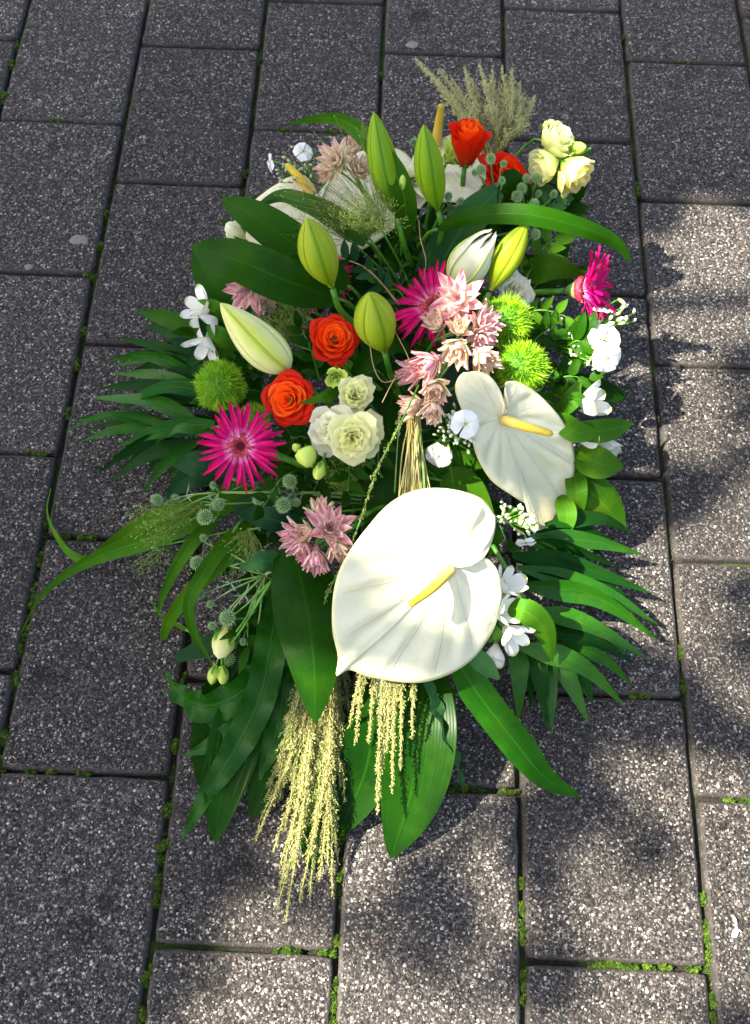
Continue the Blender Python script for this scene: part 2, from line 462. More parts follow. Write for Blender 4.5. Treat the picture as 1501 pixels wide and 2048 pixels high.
M_SCRAP = plain_mat('paper_scrap', (.62, .64, .70), (.75, .76, .80), .6, 300, .1)
M_BARK = plain_mat('bark', (.07, .05, .035), (.16, .12, .09), .9, 30, bump=.8)
M_TREE = plain_mat('tree_leaf', (.035, .11, .012), (.07, .18, .025), .5, 4, .3)

# ------------------------------------------------------------------ pavement
X0, Y0, PW, PL = -0.63417, -0.3062, 0.2, 0.30
EVEN = 0.15 - 0.0313
bed = link('pavement', mesh_data('pavement', [(-40, -40, -.013), (40, -40, -.013), (40, 40, -.013), (-40, 40, -.013)], [(0, 1, 2, 3)], MSOIL, smooth=False))
bed['kind'] = 'structure'
def paver_data(seed):
    r = random.Random(seed)
    jw = .0052
    hx, hy = PW / 2 - jw / 2, PL / 2 - jw / 2
    nx, ny = 14, 20
    loop = []
    for i in range(nx): loop.append((-hx + 2 * hx * i / nx, -hy, 0, -1))
    for i in range(ny): loop.append((hx, -hy + 2 * hy * i / ny, 1, 0))
    for i in range(nx): loop.append((hx - 2 * hx * i / nx, hy, 0, 1))
    for i in range(ny): loop.append((-hx, hy - 2 * hy * i / ny, -1, 0))
    V, F, mi = [], [], []
    n = len(loop)
    corner = .006
    for ring, (ins, z) in enumerate(((0, -.045), (0.0, -.0065), (.0016, -.0022), (.0046, -.0003), (.009, 0.0))):
        for (x, y, _, _) in loop:
            j = mnoise.noise(Vector((x * 45, y * 45, seed * 7.3))) * .0011 + mnoise.noise(Vector((x * 160, y * 160, seed * 3.1))) * .0007
            k = ins + (j if ring in (1, 2) else j * .6)
            sx = (abs(x) - k) * math.copysign(1, x) if abs(abs(x) - hx) < 1e-6 else x * (hx - ins) / hx
            sy = (abs(y) - k) * math.copysign(1, y) if abs(abs(y) - hy) < 1e-6 else y * (hy - ins) / hy
            dx, dy = hx - abs(sx), hy - abs(sy)
            if dx < corner and dy < corner:            # rounded corners
                q = (corner - dx - dy) * .32
                if q > 0: sx -= math.copysign(q, x); sy -= math.copysign(q, y)
            V.append((sx, sy, z + (mnoise.noise(Vector((x * 60, y * 60, seed + 5.5))) * .0008 if ring in (1, 2, 3) else 0)))
    for ring in range(4):
        for i in range(n):
            a, b = ring * n + i, ring * n + (i + 1) % n
            F.append((a, b, b + n, a + n)); mi.append(1 if ring < 3 else 0)
    F.append(tuple(4 * n + i for i in range(n))); mi.append(0)
    me = mesh_data('paver', V, F, MP, smooth=True)
    me.materials.append(ME)
    me.polygons.foreach_set('material_index', mi)
    me.polygons[len(F) - 1].use_smooth = False
    return me
PV = [paver_data(s) for s in range(6)]
cols = range(-6, 13)
for c in cols:
    off = Y0 + (EVEN if c % 2 == 0 else 0)
    for r in range(-3, 11):
        o = link('paver', random.choice(PV), bed)
        o.location = (X0 + (c + .5) * PW + random.uniform(-.0008, .0008), off + (r + .5) * PL + random.uniform(-.001, .001), random.uniform(-.0015, .0012))
        o.rotation_euler = (random.uniform(-.004, .004), random.uniform(-.004, .004), random.uniform(-.003, .003) + (math.pi if random.random() < .5 else 0))
xa, xb = X0 - 6 * PW, X0 + 13 * PW
ya, yb = Y0 - 3 * PL + .2, Y0 + 11 * PL - .1
fv, ff = [], []
for (a, b, c, d) in ((-40, -40, 40, ya), (-40, yb, 40, 40), (-40, ya, xa, yb), (xb, ya, 40, yb)):
    k = len(fv); fv += [(a, b, -.004), (c, b, -.004), (c, d, -.004), (a, d, -.004)]; ff.append((k, k + 1, k + 2, k + 3))
far = link('paving_beyond', mesh_data('paving_beyond', fv, ff, MFAR, smooth=False)); far['kind'] = 'structure'

# moss tufts growing in the joints
def joint_snap(P):
    x, y = P.x, P.y
    kx = round((x - X0) / PW); dx = abs(x - (X0 + kx * PW))
    c = math.floor((x - X0) / PW)
    off = Y0 + (EVEN if c % 2 == 0 else 0)
    ky = round((y - off) / PL); dy = abs(y - (off + ky * PL))
    return (X0 + kx * PW, y, 'v') if dx < dy else (x, off + ky * PL, 'h')
moss_px = [(183,552,16),(178,540,10),(165,660,11),(150,725,12),(135,822,12),(86,905,12),(60,905,10),(84,1045,10),(75,1115,13),(62,1180,13),(58,1205,9),(45,1265,14),(42,1300,12),(30,1355,18),(8,1470,16),(5,1530,16),
 (165,1545,12),(100,1546,9),(60,1543,10),(345,1490,12),(335,1620,12),(322,1703,20),(311,1765,15),(308,1795,14),(290,1950,18),(275,2036,16),(365,1358,13),(175,1070,15),(122,1068,13),(568,1902,16),(590,1898,9),(652,1908,15),
 (672,1968,13),(662,2005,14),(668,2030,18),(684,1672,15),(674,1750,9),(672,1880,10),(1046,1765,10),(1046,1820,12),(1046,1850,14),(1048,1880,10),(1050,1960,18),(1050,2000,10),(1190,1921,18),(1230,1923,14),(1265,1924,14),(1300,1925,12),(1330,1925,9),(1388,1922,12),
 (1413,1795,11),(1417,1855,15),(1420,1880,12),(1424,1912,13),(1432,2000,10),(1438,2035,12),(1460,1592,12),(1490,1592,12),(1366,1300,15),(1378,1370,12),(1275,1381,14),(1290,1381,9),(905,1571,13),(930,1573,12),(960,1575,9),(1028,1577,8),
 (1268,372,9),(1275,385,7),(118,240,12),(572,260,13),(660,259,13),(210,425,8),(12,190,14),(20,130,12),(35,90,10),(500,345,8),(520,120,8),(1243,70,7),(1368,122,10),(755,150,7),(200,490,8),(1010,1577,7)]
g = Geo()
def moss_blade(B, hgt):
    a = random.uniform(0, 6.283); t = random.uniform(.15, .9)
    d = Vector((math.cos(a) * math.sin(t), math.sin(a) * math.sin(t), math.cos(t)))
    s = d.cross(Vector((0, 0, 1))); s = s.normalized() if s.length > 1e-4 else Vector((1, 0, 0))
    wd = random.uniform(.0005, .0009)
    g.add([B - s * wd, B + s * wd, B + d * hgt], [(0, 1, 2)])
for (px, py, r) in moss_px:
    P = at(px, py, 0); x, y, o = joint_snap(P)
    if (Vector((x, y, 0)) - P).length > .03: x, y = P.x, P.y
    rr = r * mpp(P)
    for h in range(7):
        t = random.uniform(-1, 1); u = random.gauss(0, .22)
        sx, sy = (u, t) if o == 'v' else (t, u)
        hx, hy, hr, top = x + sx * rr, y + sy * rr, rr * random.uniform(.28, .62), random.uniform(.004, .011)
        for i in range(int(1500 * hr / .006 * random.uniform(.06, .14))):
            a, q = random.uniform(0, 6.283), math.sqrt(random.random())
            B = Vector((hx + math.cos(a) * q * hr, hy + math.sin(a) * q * hr, -.010 + top * math.sqrt(max(0, 1 - q * q))))
            moss_blade(B, random.uniform(.0012, .0048))
for c in range(-1, 9):                       # thin moss along the joints
    for i in range(2600):
        y = random.uniform(-.35, 1.6)
        if mnoise.noise(Vector((c * 3.7, y * 7, 1))) > (.0 if c < 3 else .12):
            moss_blade(Vector((X0 + c * PW + random.gauss(0, .0016), y, -.012)), random.uniform(.002, .006))
mo = g.obj('moss', M_MOSS, smooth=False)
tag(mo, 'green moss growing in the joints between the pavers', 'moss', kind='stuff')

# small torn scrap lying on a paver
P = at(1466, 1850, .001)
s = thing('paper_scrap', 'tiny torn white scrap lying on the paver by the right edge', 'litter', Matrix.Translation(P))
for k, (c, wd) in enumerate((([(0, .010, .002), (.002, .004, .004), (.003, -.003, .002)], .002), ([(.003, -.003, .002), (.0, -.01, .004), (-.001, -.013, .001)], .0045), ([(.002, -.004, .003), (.007, -.008, .004)], .003))):
    c = catmull(c, 6); V = []
    for i, q in enumerate(c):
        e = wd * (.3 + math.sin(math.pi * (i + .5) / 6)) * .6
        V += [q + np.array([-e, random.uniform(-1, 1) * .001, random.uniform(0, .001)]), q + np.array([0, 0, .0012]), q + np.array([e, random.uniform(-1, 1) * .001, 0])]
    link('scrap', mesh_data('scrap', V, grid_faces(6, 3), M_SCRAP), s)

def gum(px, py, r, label):
    P = at(px, py, .0006); V = [(0, 0, .0011)]; n = 18
    for q, z in ((.6, .0010), (1, .0001)):
        for k in range(n):
            a = k * 6.283 / n; rr = r * mpp(P) * q * (1 + .28 * mnoise.noise(Vector((math.cos(a) * 1.6, math.sin(a) * 1.6, px * .1))))
            V.append((rr * math.cos(a) * 1.35, rr * math.sin(a), z))
    F = [(0, 1 + k, 1 + (k + 1) % n) for k in range(n)] + [(1 + k, 1 + n + k, 1 + n + (k + 1) % n, 1 + (k + 1) % n) for k in range(n)]
    o = link('gum_spot', mesh_data('gum_spot', V, F, M_GUM)); o.location = P; tag(o, label, 'gum spot')
M_GUM = plain_mat('old_gum', (.11, .10, .09), (.16, .145, .125), .8, 300)
gum(157, 479, 13, 'pale flattened gum spot on a paver at the far left')
gum(826, 89, 10, 'pale flattened gum spot on a paver at the top')
gum(58, 534, 7, 'tiny pale gum spot by the lower edge of a left paver')

# ------------------------------------------------------------------ the tree whose crown shades the pavement (stands left of the view)
LIT = [(1205,450),(1240,375),(1310,335),(1440,390),(1600,410),(1900,700),(2000,2400),(190,2400),(335,2048),(445,1790),(525,1640),(705,1440),(845,1300),(905,1200),(990,1080),(1065,960),(1100,860),(1150,790),(1200,715),(1292,600),(1285,520),(1255,475)]
DARK = [(1205,1030,58,80,0),(1118,1140,20,22,0),(985,1235,12,28,0)]
BOUGH = [[(1345,1270),(1270,1390),(1205,1500),(1150,1640),(1120,1800),(1090,1960),(1075,2080)], [(1290,1420),(1230,1440),(1170,1560)], [(875,1700),(850,1790),(820,1880),(800,1980),(770,2080)], [(840,1800),(890,1850),(930,1900)],
         [(1540,860),(1470,890),(1400,950),(1350,1010)], [(1510,1150),(1480,1240),(1450,1330)], [(1540,1860),(1500,1950),(1490,2080)], [(1400,400),(1340,425),(1300,450)], [(960,1600),(940,1660)], [(1330,1640),(1290,1740),(1270,1800)], [(1450,700),(1500,740)]]
rd = random.Random(21)
for line in BOUGH:                                       # leafy twigs of the crown: chains of small leaf clusters
    for (x0, y0), (x1, y1) in zip(line[:-1], line[1:]):
        n = max(2, int(math.hypot(x1 - x0, y1 - y0) / 30))
        ang = math.degrees(math.atan2(x1 - x0, -(y1 - y0)))
        for k in range(n):
            f = (k + rd.random()) / n
            DARK.append((x0 + (x1 - x0) * f + rd.gauss(0, 22), y0 + (y1 - y0) * f + rd.gauss(0, 14), rd.uniform(9, 18), rd.uniform(26, 46), -ang + rd.gauss(0, 35)))
LITG = [at(x, y, 0).xy for x, y in LIT]
DARKG = []
for (x, y, rx, ry, a) in DARK:
    c = at(x, y, 0); m = mpp(c)
    DARKG.append((c.x, c.y, rx * m, ry * m * 1.25, R_(a)))
def inside(poly, x, y):
    r = False; j = len(poly) - 1
    for i in range(len(poly)):
        if (poly[i][1] > y) != (poly[j][1] > y) and x < (poly[j][0] - poly[i][0]) * (y - poly[i][1]) / (poly[j][1] - poly[i][1]) + poly[i][0]:
            r = not r
        j = i
    return r
def shaded(x, y):
    x2 = x + mnoise.noise(Vector((x * 9, y * 9, 4))) * .035; y2 = y + mnoise.noise(Vector((x * 9, y * 9, 9))) * .035
    if not inside(LITG, x2, y2): return True
    for (cx, cy, rx, ry, a) in DARKG:
        dx, dy = x2 - cx, y2 - cy
        u, v = dx * math.cos(a) + dy * math.sin(a), -dx * math.sin(a) + dy * math.cos(a)
        q = mnoise.noise(Vector((u * 34 + v * 12, v * 9 - u * 6, 3.3))) * .9 + mnoise.noise(Vector((u * 60, v * 30, 7.7))) * .4
        if (u / (rx * 1.05)) ** 2 + (v / (ry * 1.05)) ** 2 + q < 1: return random.random() < .7
    return False
cen = Vector((-.15, .7, 0)) + TO_SUN * (3.9 / TO_SUN.z)
tree = thing('shade_tree', 'leafy tree standing left of the bouquet, dappling the pavers with shade', 'tree', Matrix.Translation((cen.x - .4, cen.y + .3, 0)))
base = Vector((cen.x - .4, cen.y + .3, 0))
fork = Vector((0, 0, 2.1))
tube('trunk', catmull([(0, 0, -.05), (.04, .02, .8), (-.03, .05, 1.4), fork], 14), np.linspace(.2, .12, 14) * np.r_[1.35, 1.12, np.ones(12)], M_BARK, tree, 12)
for i in range(9):
    a = i * 2.4; rr = random.uniform(.8, 1.9)
    e = Vector((math.cos(a) * rr + .3, math.sin(a) * rr, random.uniform(3.4, 4.5)))
    tube('limb', catmull([fork - Vector((0, 0, .15)), fork.lerp(e, .45) + Vector((0, 0, .3)), e], 12), np.linspace(.07, .012, 12), M_BARK, tree, 7)
tg = Geo(); cnt = 0; tries = 0
while cnt < 16000 and tries < 200000:
    tries += 1
    gx, gy = random.uniform(-1.9, 1.9), random.uniform(-1.1, 2.5)
    if ((gx + .1) / 2.0) ** 2 + ((gy - .75) / 1.9) ** 2 > 1: continue
    if not shaded(gx, gy): continue
    rr = ((gx + .1) / 2.0) ** 2 + ((gy - .75) / 1.9) ** 2
    hh = random.uniform(-.75, .75) * math.sqrt(max(.1, 1 - rr))
    P = Vector((gx, gy, 0)) + TO_SUN * ((3.9 + hh) / TO_SUN.z) - base
    n = (TO_SUN + Vector((random.gauss(0, .5), random.gauss(0, .5), random.gauss(0, .5)))).normalized()
    t = n.orthogonal().normalized(); t.rotate(Matrix.Rotation(random.uniform(0, 6.28), 3, n)); b = n.cross(t)
    L, wd = random.uniform(.09, .15), random.uniform(.03, .05)
    tg.add([P - t * L * .5, P - b * wd + n * .006, P + t * L * .1 - n * .004, P + b * wd + n * .006, P + t * L * .55 - n * .01], [(0, 1, 2), (0, 2, 3), (1, 4, 2), (2, 4, 3)])
    cnt += 1
tg.obj('crown', M_TREE, tree)

# ------------------------------------------------------------------ plant builders
PROF = {
    'lance': lambda t: np.sin(math.pi * np.clip(t, 0, 1) ** .75) ** .85,
    'ovate': lambda t: np.sin(math.pi * np.clip(t, 0, 1) ** .6) ** .9,
    'ellip': lambda t: np.sqrt(np.clip(np.sin(math.pi * t), 0, 1)) * .95 + .02,
    'strap': lambda t: np.minimum(1, (1.02 - t) ** .6 * 1.25) * np.minimum(1, .55 + t * 4),
    'taper': lambda t: np.minimum(1, np.clip(1.04 - t, 0, 2) ** 1.5 * 1.7) * np.minimum(1, .6 + t * 3) + .05,
    'lily': lambda t: np.sin(math.pi * np.clip(t, 0, 1) ** .85) ** .6 * .98 + .02,
    'aspi': lambda t: np.minimum(1, np.sin(math.pi * (.12 + .88 * np.clip(t, 0, 1) ** .95)) ** .75),
    'fern': lambda t: np.minimum(1, .35 + 3 * t) * np.minimum(1, (1.01 - t) ** .75 * 1.9),
    'blunt': lambda t: np.minimum(1, .5 + 3 * t) * np.minimum(1, (1.03 - t) ** .35 * 1.1),
    'leaflet': lambda t: np.minimum(1, .25 + 3.2 * t) * np.minimum(1, ((1.0 - t) * 1.45) ** .9 + .01),
}
def blade_geo(P, width, prof='lance', fold=.12, wave=0.0, wfreq=6, roll=0, n=26, m=7, hint=None, jag=0.0, arch=0):
    """P: world control points; width in metres; fold > 0 lifts the two edges, < 0 lets them drop"""
    S = catmull(P, n)
    T = np.gradient(S, axis=0); T /= np.linalg.norm(T, axis=1)[:, None] + 1e-12
    t = np.linspace(0, 1, n)
    W = PROF[prof](t) * width
    ro = np.interp(t, np.linspace(0, 1, len(roll)), roll) if hasattr(roll, '__len__') else np.full(n, float(roll))
    ph = random.uniform(0, 6.28)
    V, U = [], []
    for i in range(n):
        c = Vector(S[i])
        N = np.array(hint) if hint is not None else np.array(tocam(c))
        N = N - T[i] * N.dot(T[i]); N /= np.linalg.norm(N) + 1e-9
        q = R_(ro[i]); B = np.cross(N, T[i])
        N2 = N * math.cos(q) + B * math.sin(q); B2 = np.cross(N2, T[i])
        for j in range(m):
            s = -1 + 2 * j / (m - 1)
            ww = W[i] * (1 + (jag * math.sin(t[i] * 90 + s * 3) if abs(s) > .9 else 0))
            off = N2 * (fold * abs(s) ** 1.4 * W[i])
            if wave: off = off + N2 * wave * width * abs(s) ** 1.6 * math.sin(t[i] * wfreq * 6.283 + ph + (1.9 if s > 0 else 0)) * min(1, 6 * t[i] * (1 - t[i]) + .15)
            if arch: off = off + N2 * arch * width * mnoise.noise(Vector((t[i] * 3, s, ph)))
            V.append(S[i] + B2 * s * ww * .5 + off); U.append((t[i], (s + 1) / 2))
    return V, grid_faces(n, m), U
def W3(ctrl): return [at(*c) for c in ctrl]
def blade(name, ctrl, wpx, mat, parent=None, **kw):
    P = W3(ctrl) if not isinstance(ctrl[0], Vector) else ctrl
    mid = P[len(P) // 2]
    V, F, U = blade_geo(P, wpx * mpp(mid), **kw)
    if parent is not None:
        inv = parent.matrix_basis.inverted(); V = [inv @ Vector(v) for v in V]
    return link(name, mesh_data(name, V, F, mat, U), parent)
def leaf_thing(name, label, cat, ctrl, wpx, mat, group=None, stalk=None, **kw):
    P = W3(ctrl)
    root = thing(name, label, cat, Matrix.Translation(P[0]), group)
    blade('blade', P, wpx, mat, root, **kw)
    d = (P[0] - P[1]).normalized()
    e = P[0] + d * .03 + Vector((0, 0, -.02))
    tube('stalk', catmull([e, P[0] + d * .012, P[0] - d * .004], 6), .0022, G_STEM, root, 6, root.matrix_basis.inverted())
    return root
FOAM_A, FOAM_B = at(845, 520, .09), at(800, 1010, .07)
def foam_point(P):
    ab = FOAM_B - FOAM_A
    t = min(1, max(0, (P - FOAM_A).dot(ab) / ab.length_squared))
    return FOAM_A + ab * t
def stem_to_foam(root, P, axis, r, mat=G_STEM, back=.05, lift=.0):
    f = foam_point(P)
    f = f + (P - f) * .12; f.z = min(f.z, max(.03, P.z - .03))
    a = P - axis * .004; b = P - axis * back
    if b.z < .02: b.z = .02
    m = b.lerp(f, .55) + Vector((0, 0, lift))
    return tube('stem', catmull([f, m, b, a], 14), np.linspace(r * 1.15, r, 14), mat, root, 7, root.matrix_basis.inverted())

# --- cup-shaped many-petalled flowers (roses, lisianthus)
def cup_flower(root, R, N, mat, tall=1.15, t0=0.0, flare=.9, ruffle=0.0, wide=.85, inner_wide=1.5, point=.06, spin=0, inner=.06, outer=.62, drop=.5, g=None, mats=None, lip=.5, curl0=0.0):
    ga = 2.39996
    for k in range(N):
        t = t0 + (1 - t0) * k / max(1, N - 1)
        r0 = R * (inner + outer * t ** .9)
        half = inner_wide * (1 - t) + wide * t
        phi = k * ga + spin
        fl = flare * (curl0 + (1 - curl0) * t ** 1.6)
        ph = random.uniform(0, 6.28); rz = random.uniform(-.06, .06); sc = random.uniform(.94, 1.06)
        nv, nu = 9, 9
        V, U = [], []
        for i in range(nv):
            v = i / (nv - 1)
            for j in range(nu):
                u = -1 + 2 * j / (nu - 1)
                ve = v * (1 - .24 * abs(u) ** 2.4 + point * t * max(0, 1 - 2.2 * abs(u)))
                r = r0 * (.28 + .72 * min(1, ve * 1.9) ** .75) + fl * R * max(0, ve - .42) ** 1.7 * 1.25
                a = phi + u * half * (.35 + .65 * min(1, v * 1.7)) * (1 - .16 * v * v)
                z = R * tall * ve * (1 - drop * t ** 2) * sc
                z -= lip * R * (.35 * curl0 + t ** 1.2) * max(0, ve - .74) ** 2 * 5
                r *= 1 + .10 * (1 - abs(u)) * t + rz
                if ruffle:
                    q = v ** 3 * ruffle * R
                    z += q * math.sin(u * 8 + ph); r += q * .7 * math.cos(u * 11 + ph * 2)
                else:
                    r += R * .02 * v ** 2 * math.sin(u * 4 + ph); z += R * .025 * v ** 2 * math.cos(u * 5 + ph)
                V.append((r * math.cos(a), r * math.sin(a), z)); U.append((v, (u + 1) / 2))
        mm = mats[min(len(mats) - 1, int(t * len(mats)))] if mats else mat
        link('petal', mesh_data('petal', V, grid_faces(nv, nu), mm, U), root)
def calyx(root, R, n=5, mat=None, spread=.9, L=1.0):
    """green cup with sepals behind a flower"""
    V, F, U = tube_geo([(0, 0, -.14 * R), (0, 0, -.02 * R), (0, 0, .18 * R), (0, 0, .32 * R)], np.array([.07, .22, .26, .2]) * R, 10)
    link('calyx', mesh_data('calyx', V, F, mat or G_STEM, U), root)
    for k in range(n):
        a = k * 6.283 / n + .3
        d = Vector((math.cos(a), math.sin(a), 0))
        P = [d * .16 * R + Vector((0, 0, -.02 * R)), d * (.42 * R * spread) + Vector((0, 0, .16 * R * L)), d * (.62 * R * spread) + Vector((0, 0, .55 * R * L))]
        V, F, U = blade_geo(P, .22 * R, 'lance', .1, n=7, m=3, hint=tuple(d + Vector((0, 0, -.2))))
        link('sepal', mesh_data('sepal', V, F, mat or G_STEM, U), root)
def rose(px, py, z, rpx, phi, th, label, mats, spin=0, N=26, **kw):
    P = at(px, py, z); ax = facing(P, phi, th); R = rpx * .98 * mpp(P)
    base = P - ax * R * .75
    root = thing('rose', label, 'rose', frame(base, ax, spin), 'orange roses')
    cup_flower(root, R, N, mats[-1], mats=mats, **kw)
    calyx(root, R * .9, 5, G_STEM, .9, .6)
    stem_to_foam(root, base, ax, .0032)
    return root
def lisianthus(px, py, z, rpx, phi, th, label, mat, group='lisianthus flowers', N=20, spin=0, stem=True, **kw):
    P = at(px, py, z); ax = facing(P, phi, th); R = rpx * mpp(P)
    base = P - ax * R * .7
    root = thing('lisianthus', label, 'lisianthus', frame(base, ax, spin), group)
    a = dict(tall=.72, flare=.75, ruffle=.085, wide=1.0, inner_wide=1.4, point=0, inner=.05, outer=.6, drop=.42, curl0=.25)
    a.update(kw)
    cup_flower(root, R, N, mat, **a)
    calyx(root, R * .85, 5, G_STEM, .8, .9)
    if stem: stem_to_foam(root, base, ax, .0018)
    return root
def closed_bud_geo(L, rad, seed, n=9, sides=10, tw=1.2):
    V, U = [], []
    for i in range(n):
        t = i / (n - 1)
        r = rad * (math.sin(math.pi * (.1 + .86 * t)) ** .7) * (1 if t < .98 else .25)
        for k in range(sides):
            a = k * 6.283 / sides + tw * t
            rr = r * (1 + .13 * math.cos(3 * a + seed))
            V.append((rr * math.cos(a), rr * math.sin(a), L * t)); U.append((t, k / sides))
    F = grid_faces(n, sides, True); F += [tuple(range(sides - 1, -1, -1)), tuple(range((n - 1) * sides, n * sides))]
    return V, F, U
def small_bud(root, P, ax, L, rad, mat, smat=G_STEM, name='bud'):
    inv = root.matrix_basis.inverted(); M = inv @ frame(P, ax, random.uniform(0, 90))
    V, F, U = closed_bud_geo(L, rad, random.random() * 6)
    o = link(name, mesh_data(name, V, F, mat, U), root, M)
    for k in range(5):
        a = k * 1.2566
        d = Vector((math.cos(a), math.sin(a), 0))
        V, F, U = blade_geo([d * rad * .3, d * rad * .95 + Vector((0, 0, L * .25)), d * rad * 1.12 + Vector((0, 0, L * .62))], rad * .55, 'lance', .1, n=6, m=3, hint=tuple(d))
        link('sepal', mesh_data('sepal', V, F, smat, U), o)
    return o

# --- spider gerbera
GP = []
for s in range(8):
    V, U = [], []
    n, m = 12, 5
    bend, sway = random.uniform(-.16, .12), random.uniform(-.10, .10)
    for i in range(n):
        t = i / (n - 1)
        wd = .042 * (0.55 + .55 * math.sin(math.pi * min(1, t * 1.02) ** 1.3)) * (1 if t < .9 else 1 - ((t - .9) / .1) ** 2 * .6)
        for j in range(m):
            q = -1 + 2 * j / (m - 1)
            V.append((t, q * wd + sway * t * t, .02 + bend * t * t + .05 * math.sin(t * 3.14) + .035 * q * q * (.4 + t)))
            U.append((t, (q + 1) / 2))
    GP.append(mesh_data('petal', V, grid_faces(n, m), P_GERB, U))
def gerbera(px, py, z, rpx, phi, th, label, spin=0, N=46, cone=0.0, stem_r=.004):
    P = at(px, py, z); ax = facing(P, phi, th); R = rpx * mpp(P)
    root = thing('gerbera', label, 'gerbera', frame(P, ax, spin), 'magenta gerberas')
    for k in range(N):
        a = k * 6.283 / N + random.gauss(0, .05)
        L = R * random.choice((.95, .85, 1.05, .9, .72)) * random.uniform(.9, 1.05)
        tilt = -cone + random.gauss(0, .10) + (.10 if k % 2 else -.08)
        M = Matrix.Rotation(a, 4, 'Z') @ Matrix.Rotation(tilt, 4, 'Y') @ Matrix.Translation((R * .2, 0, random.uniform(-.02, .03) * R)) @ Matrix.Diagonal((L * .82, R * random.uniform(.85, 1.15), R * .9, 1))
        link('petal', random.choice(GP), root, M)
    V, U = [], []
    rings = [(0, .015), (.08, .02), (.14, .05), (.20, .085), (.28, .09), (.33, .05), (.24, -.06), (.1, -.2)]
    for r, zz in rings:
        for k in range(20):
            a = k * 6.283 / 20
            V.append((r * R * math.cos(a), r * R * math.sin(a), zz * R)); U.append((r, k / 20))
    d = mesh_data('disc', V, grid_faces(len(rings), 20, True), M_GDISC, U)
    link('disc', d, root)
    e = Geo(); q = Geo(); c = Geo()
    for k in range(150):
        a = k * 2.39996; r = R * .14 * math.sqrt(k / 150)
        b = Vector((r * math.cos(a), r * math.sin(a), .02 * R)); h = R * .045
        for gg, s in ((e, 1),): gg.add([b + Vector((h * .3, 0, 0)), b + Vector((-h * .2, h * .25, 0)), b + Vector((-h * .2, -h * .25, 0)), b + Vector((0, 0, h))], [(0, 1, 3), (1, 2, 3), (2, 0, 3)])
    for k in range(300):
        a = k * 2.39996; r = R * (.145 + .17 * (k / 300)); h = R * random.uniform(.04, .08)
        b = Vector((r * math.cos(a), r * math.sin(a), .07 * R)); o = Vector((math.cos(a), math.sin(a), 0)) * h * .4
        gg = q if random.random() < .6 else c
        gg.add([b + Vector((h * .22, 0, 0)), b + Vector((-h * .15, h * .2, 0)), b + Vector((-h * .15, -h * .2, 0)), b + o + Vector((0, 0, h))], [(0, 1, 3), (1, 2, 3), (2, 0, 3)])
    e.obj('eye', M_GEYE, root); q.obj('anthers', M_GDISC, root); c.obj('stamens', M_GRIM, root)
    V, F, U = tube_geo([(0, 0, -.34 * R), (0, 0, -.22 * R), (0, 0, -.06 * R), (0, 0, .0)], np.array([.07, .15, .23, .24]) * R, 12)
    link('calyx', mesh_data('calyx', V, F, G_STEMP, U), root)
    stem_to_foam(root, P - ax * R * .3, ax, stem_r, G_STEM)
    return root

# --- lily buds
def lily_bud(tip, bot, wpx, label, mat, bulge=.48, stem=True, spin=0):
    A, B = at(*bot), at(*tip)
    ax = (B - A); L = ax.length; ax.normalize()
    rad = wpx * mpp(A.lerp(B, .5)) / 2
    root = thing('lily_bud', label, 'lily bud', frame(A, ax, spin), 'lily buds')
    n, sides = 26, 48
    V, U = [], []
    for i in range(n):
        t = i / (n - 1)
        e = math.log(.5) / math.log(bulge)
        pr = math.sin(math.pi * t ** e) ** .72 if 0 < t < 1 else 0
        pr = max(pr, .16 * (1 - t) + .02)
        bend = .02 * L * math.sin(math.pi * t)
        for k in range(sides):
            th = k / sides
            f = (th * 3) % 1
            d = abs(f - .5)
            rr = rad * pr * (1 + .05 * math.cos(3 * 2 * math.pi * th + math.pi) - .06 * math.exp(-(d / .045) ** 2) - .085 * math.exp(-((.5 - d) / .04) ** 2))
            a = th * 6.28318 + .25 * t
            V.append((rr * math.cos(a) + bend, rr * math.sin(a), L * t)); U.append((t, th))
    # U wraps once round the bud: the seam column is doubled so the ribs stay sharp
    V2, U2, F2 = [], [], []
    for i in range(n):
        for k in range(sides + 1):
            V2.append(V[i * sides + k % sides]); U2.append((i / (n - 1), k / sides))
    F2 = grid_faces(n, sides + 1)
    link('tepals', mesh_data('tepals', V2, F2, mat, U2), root)
    if stem: stem_to_foam(root, A, ax, .0036, G_STEM, .035)
    return root

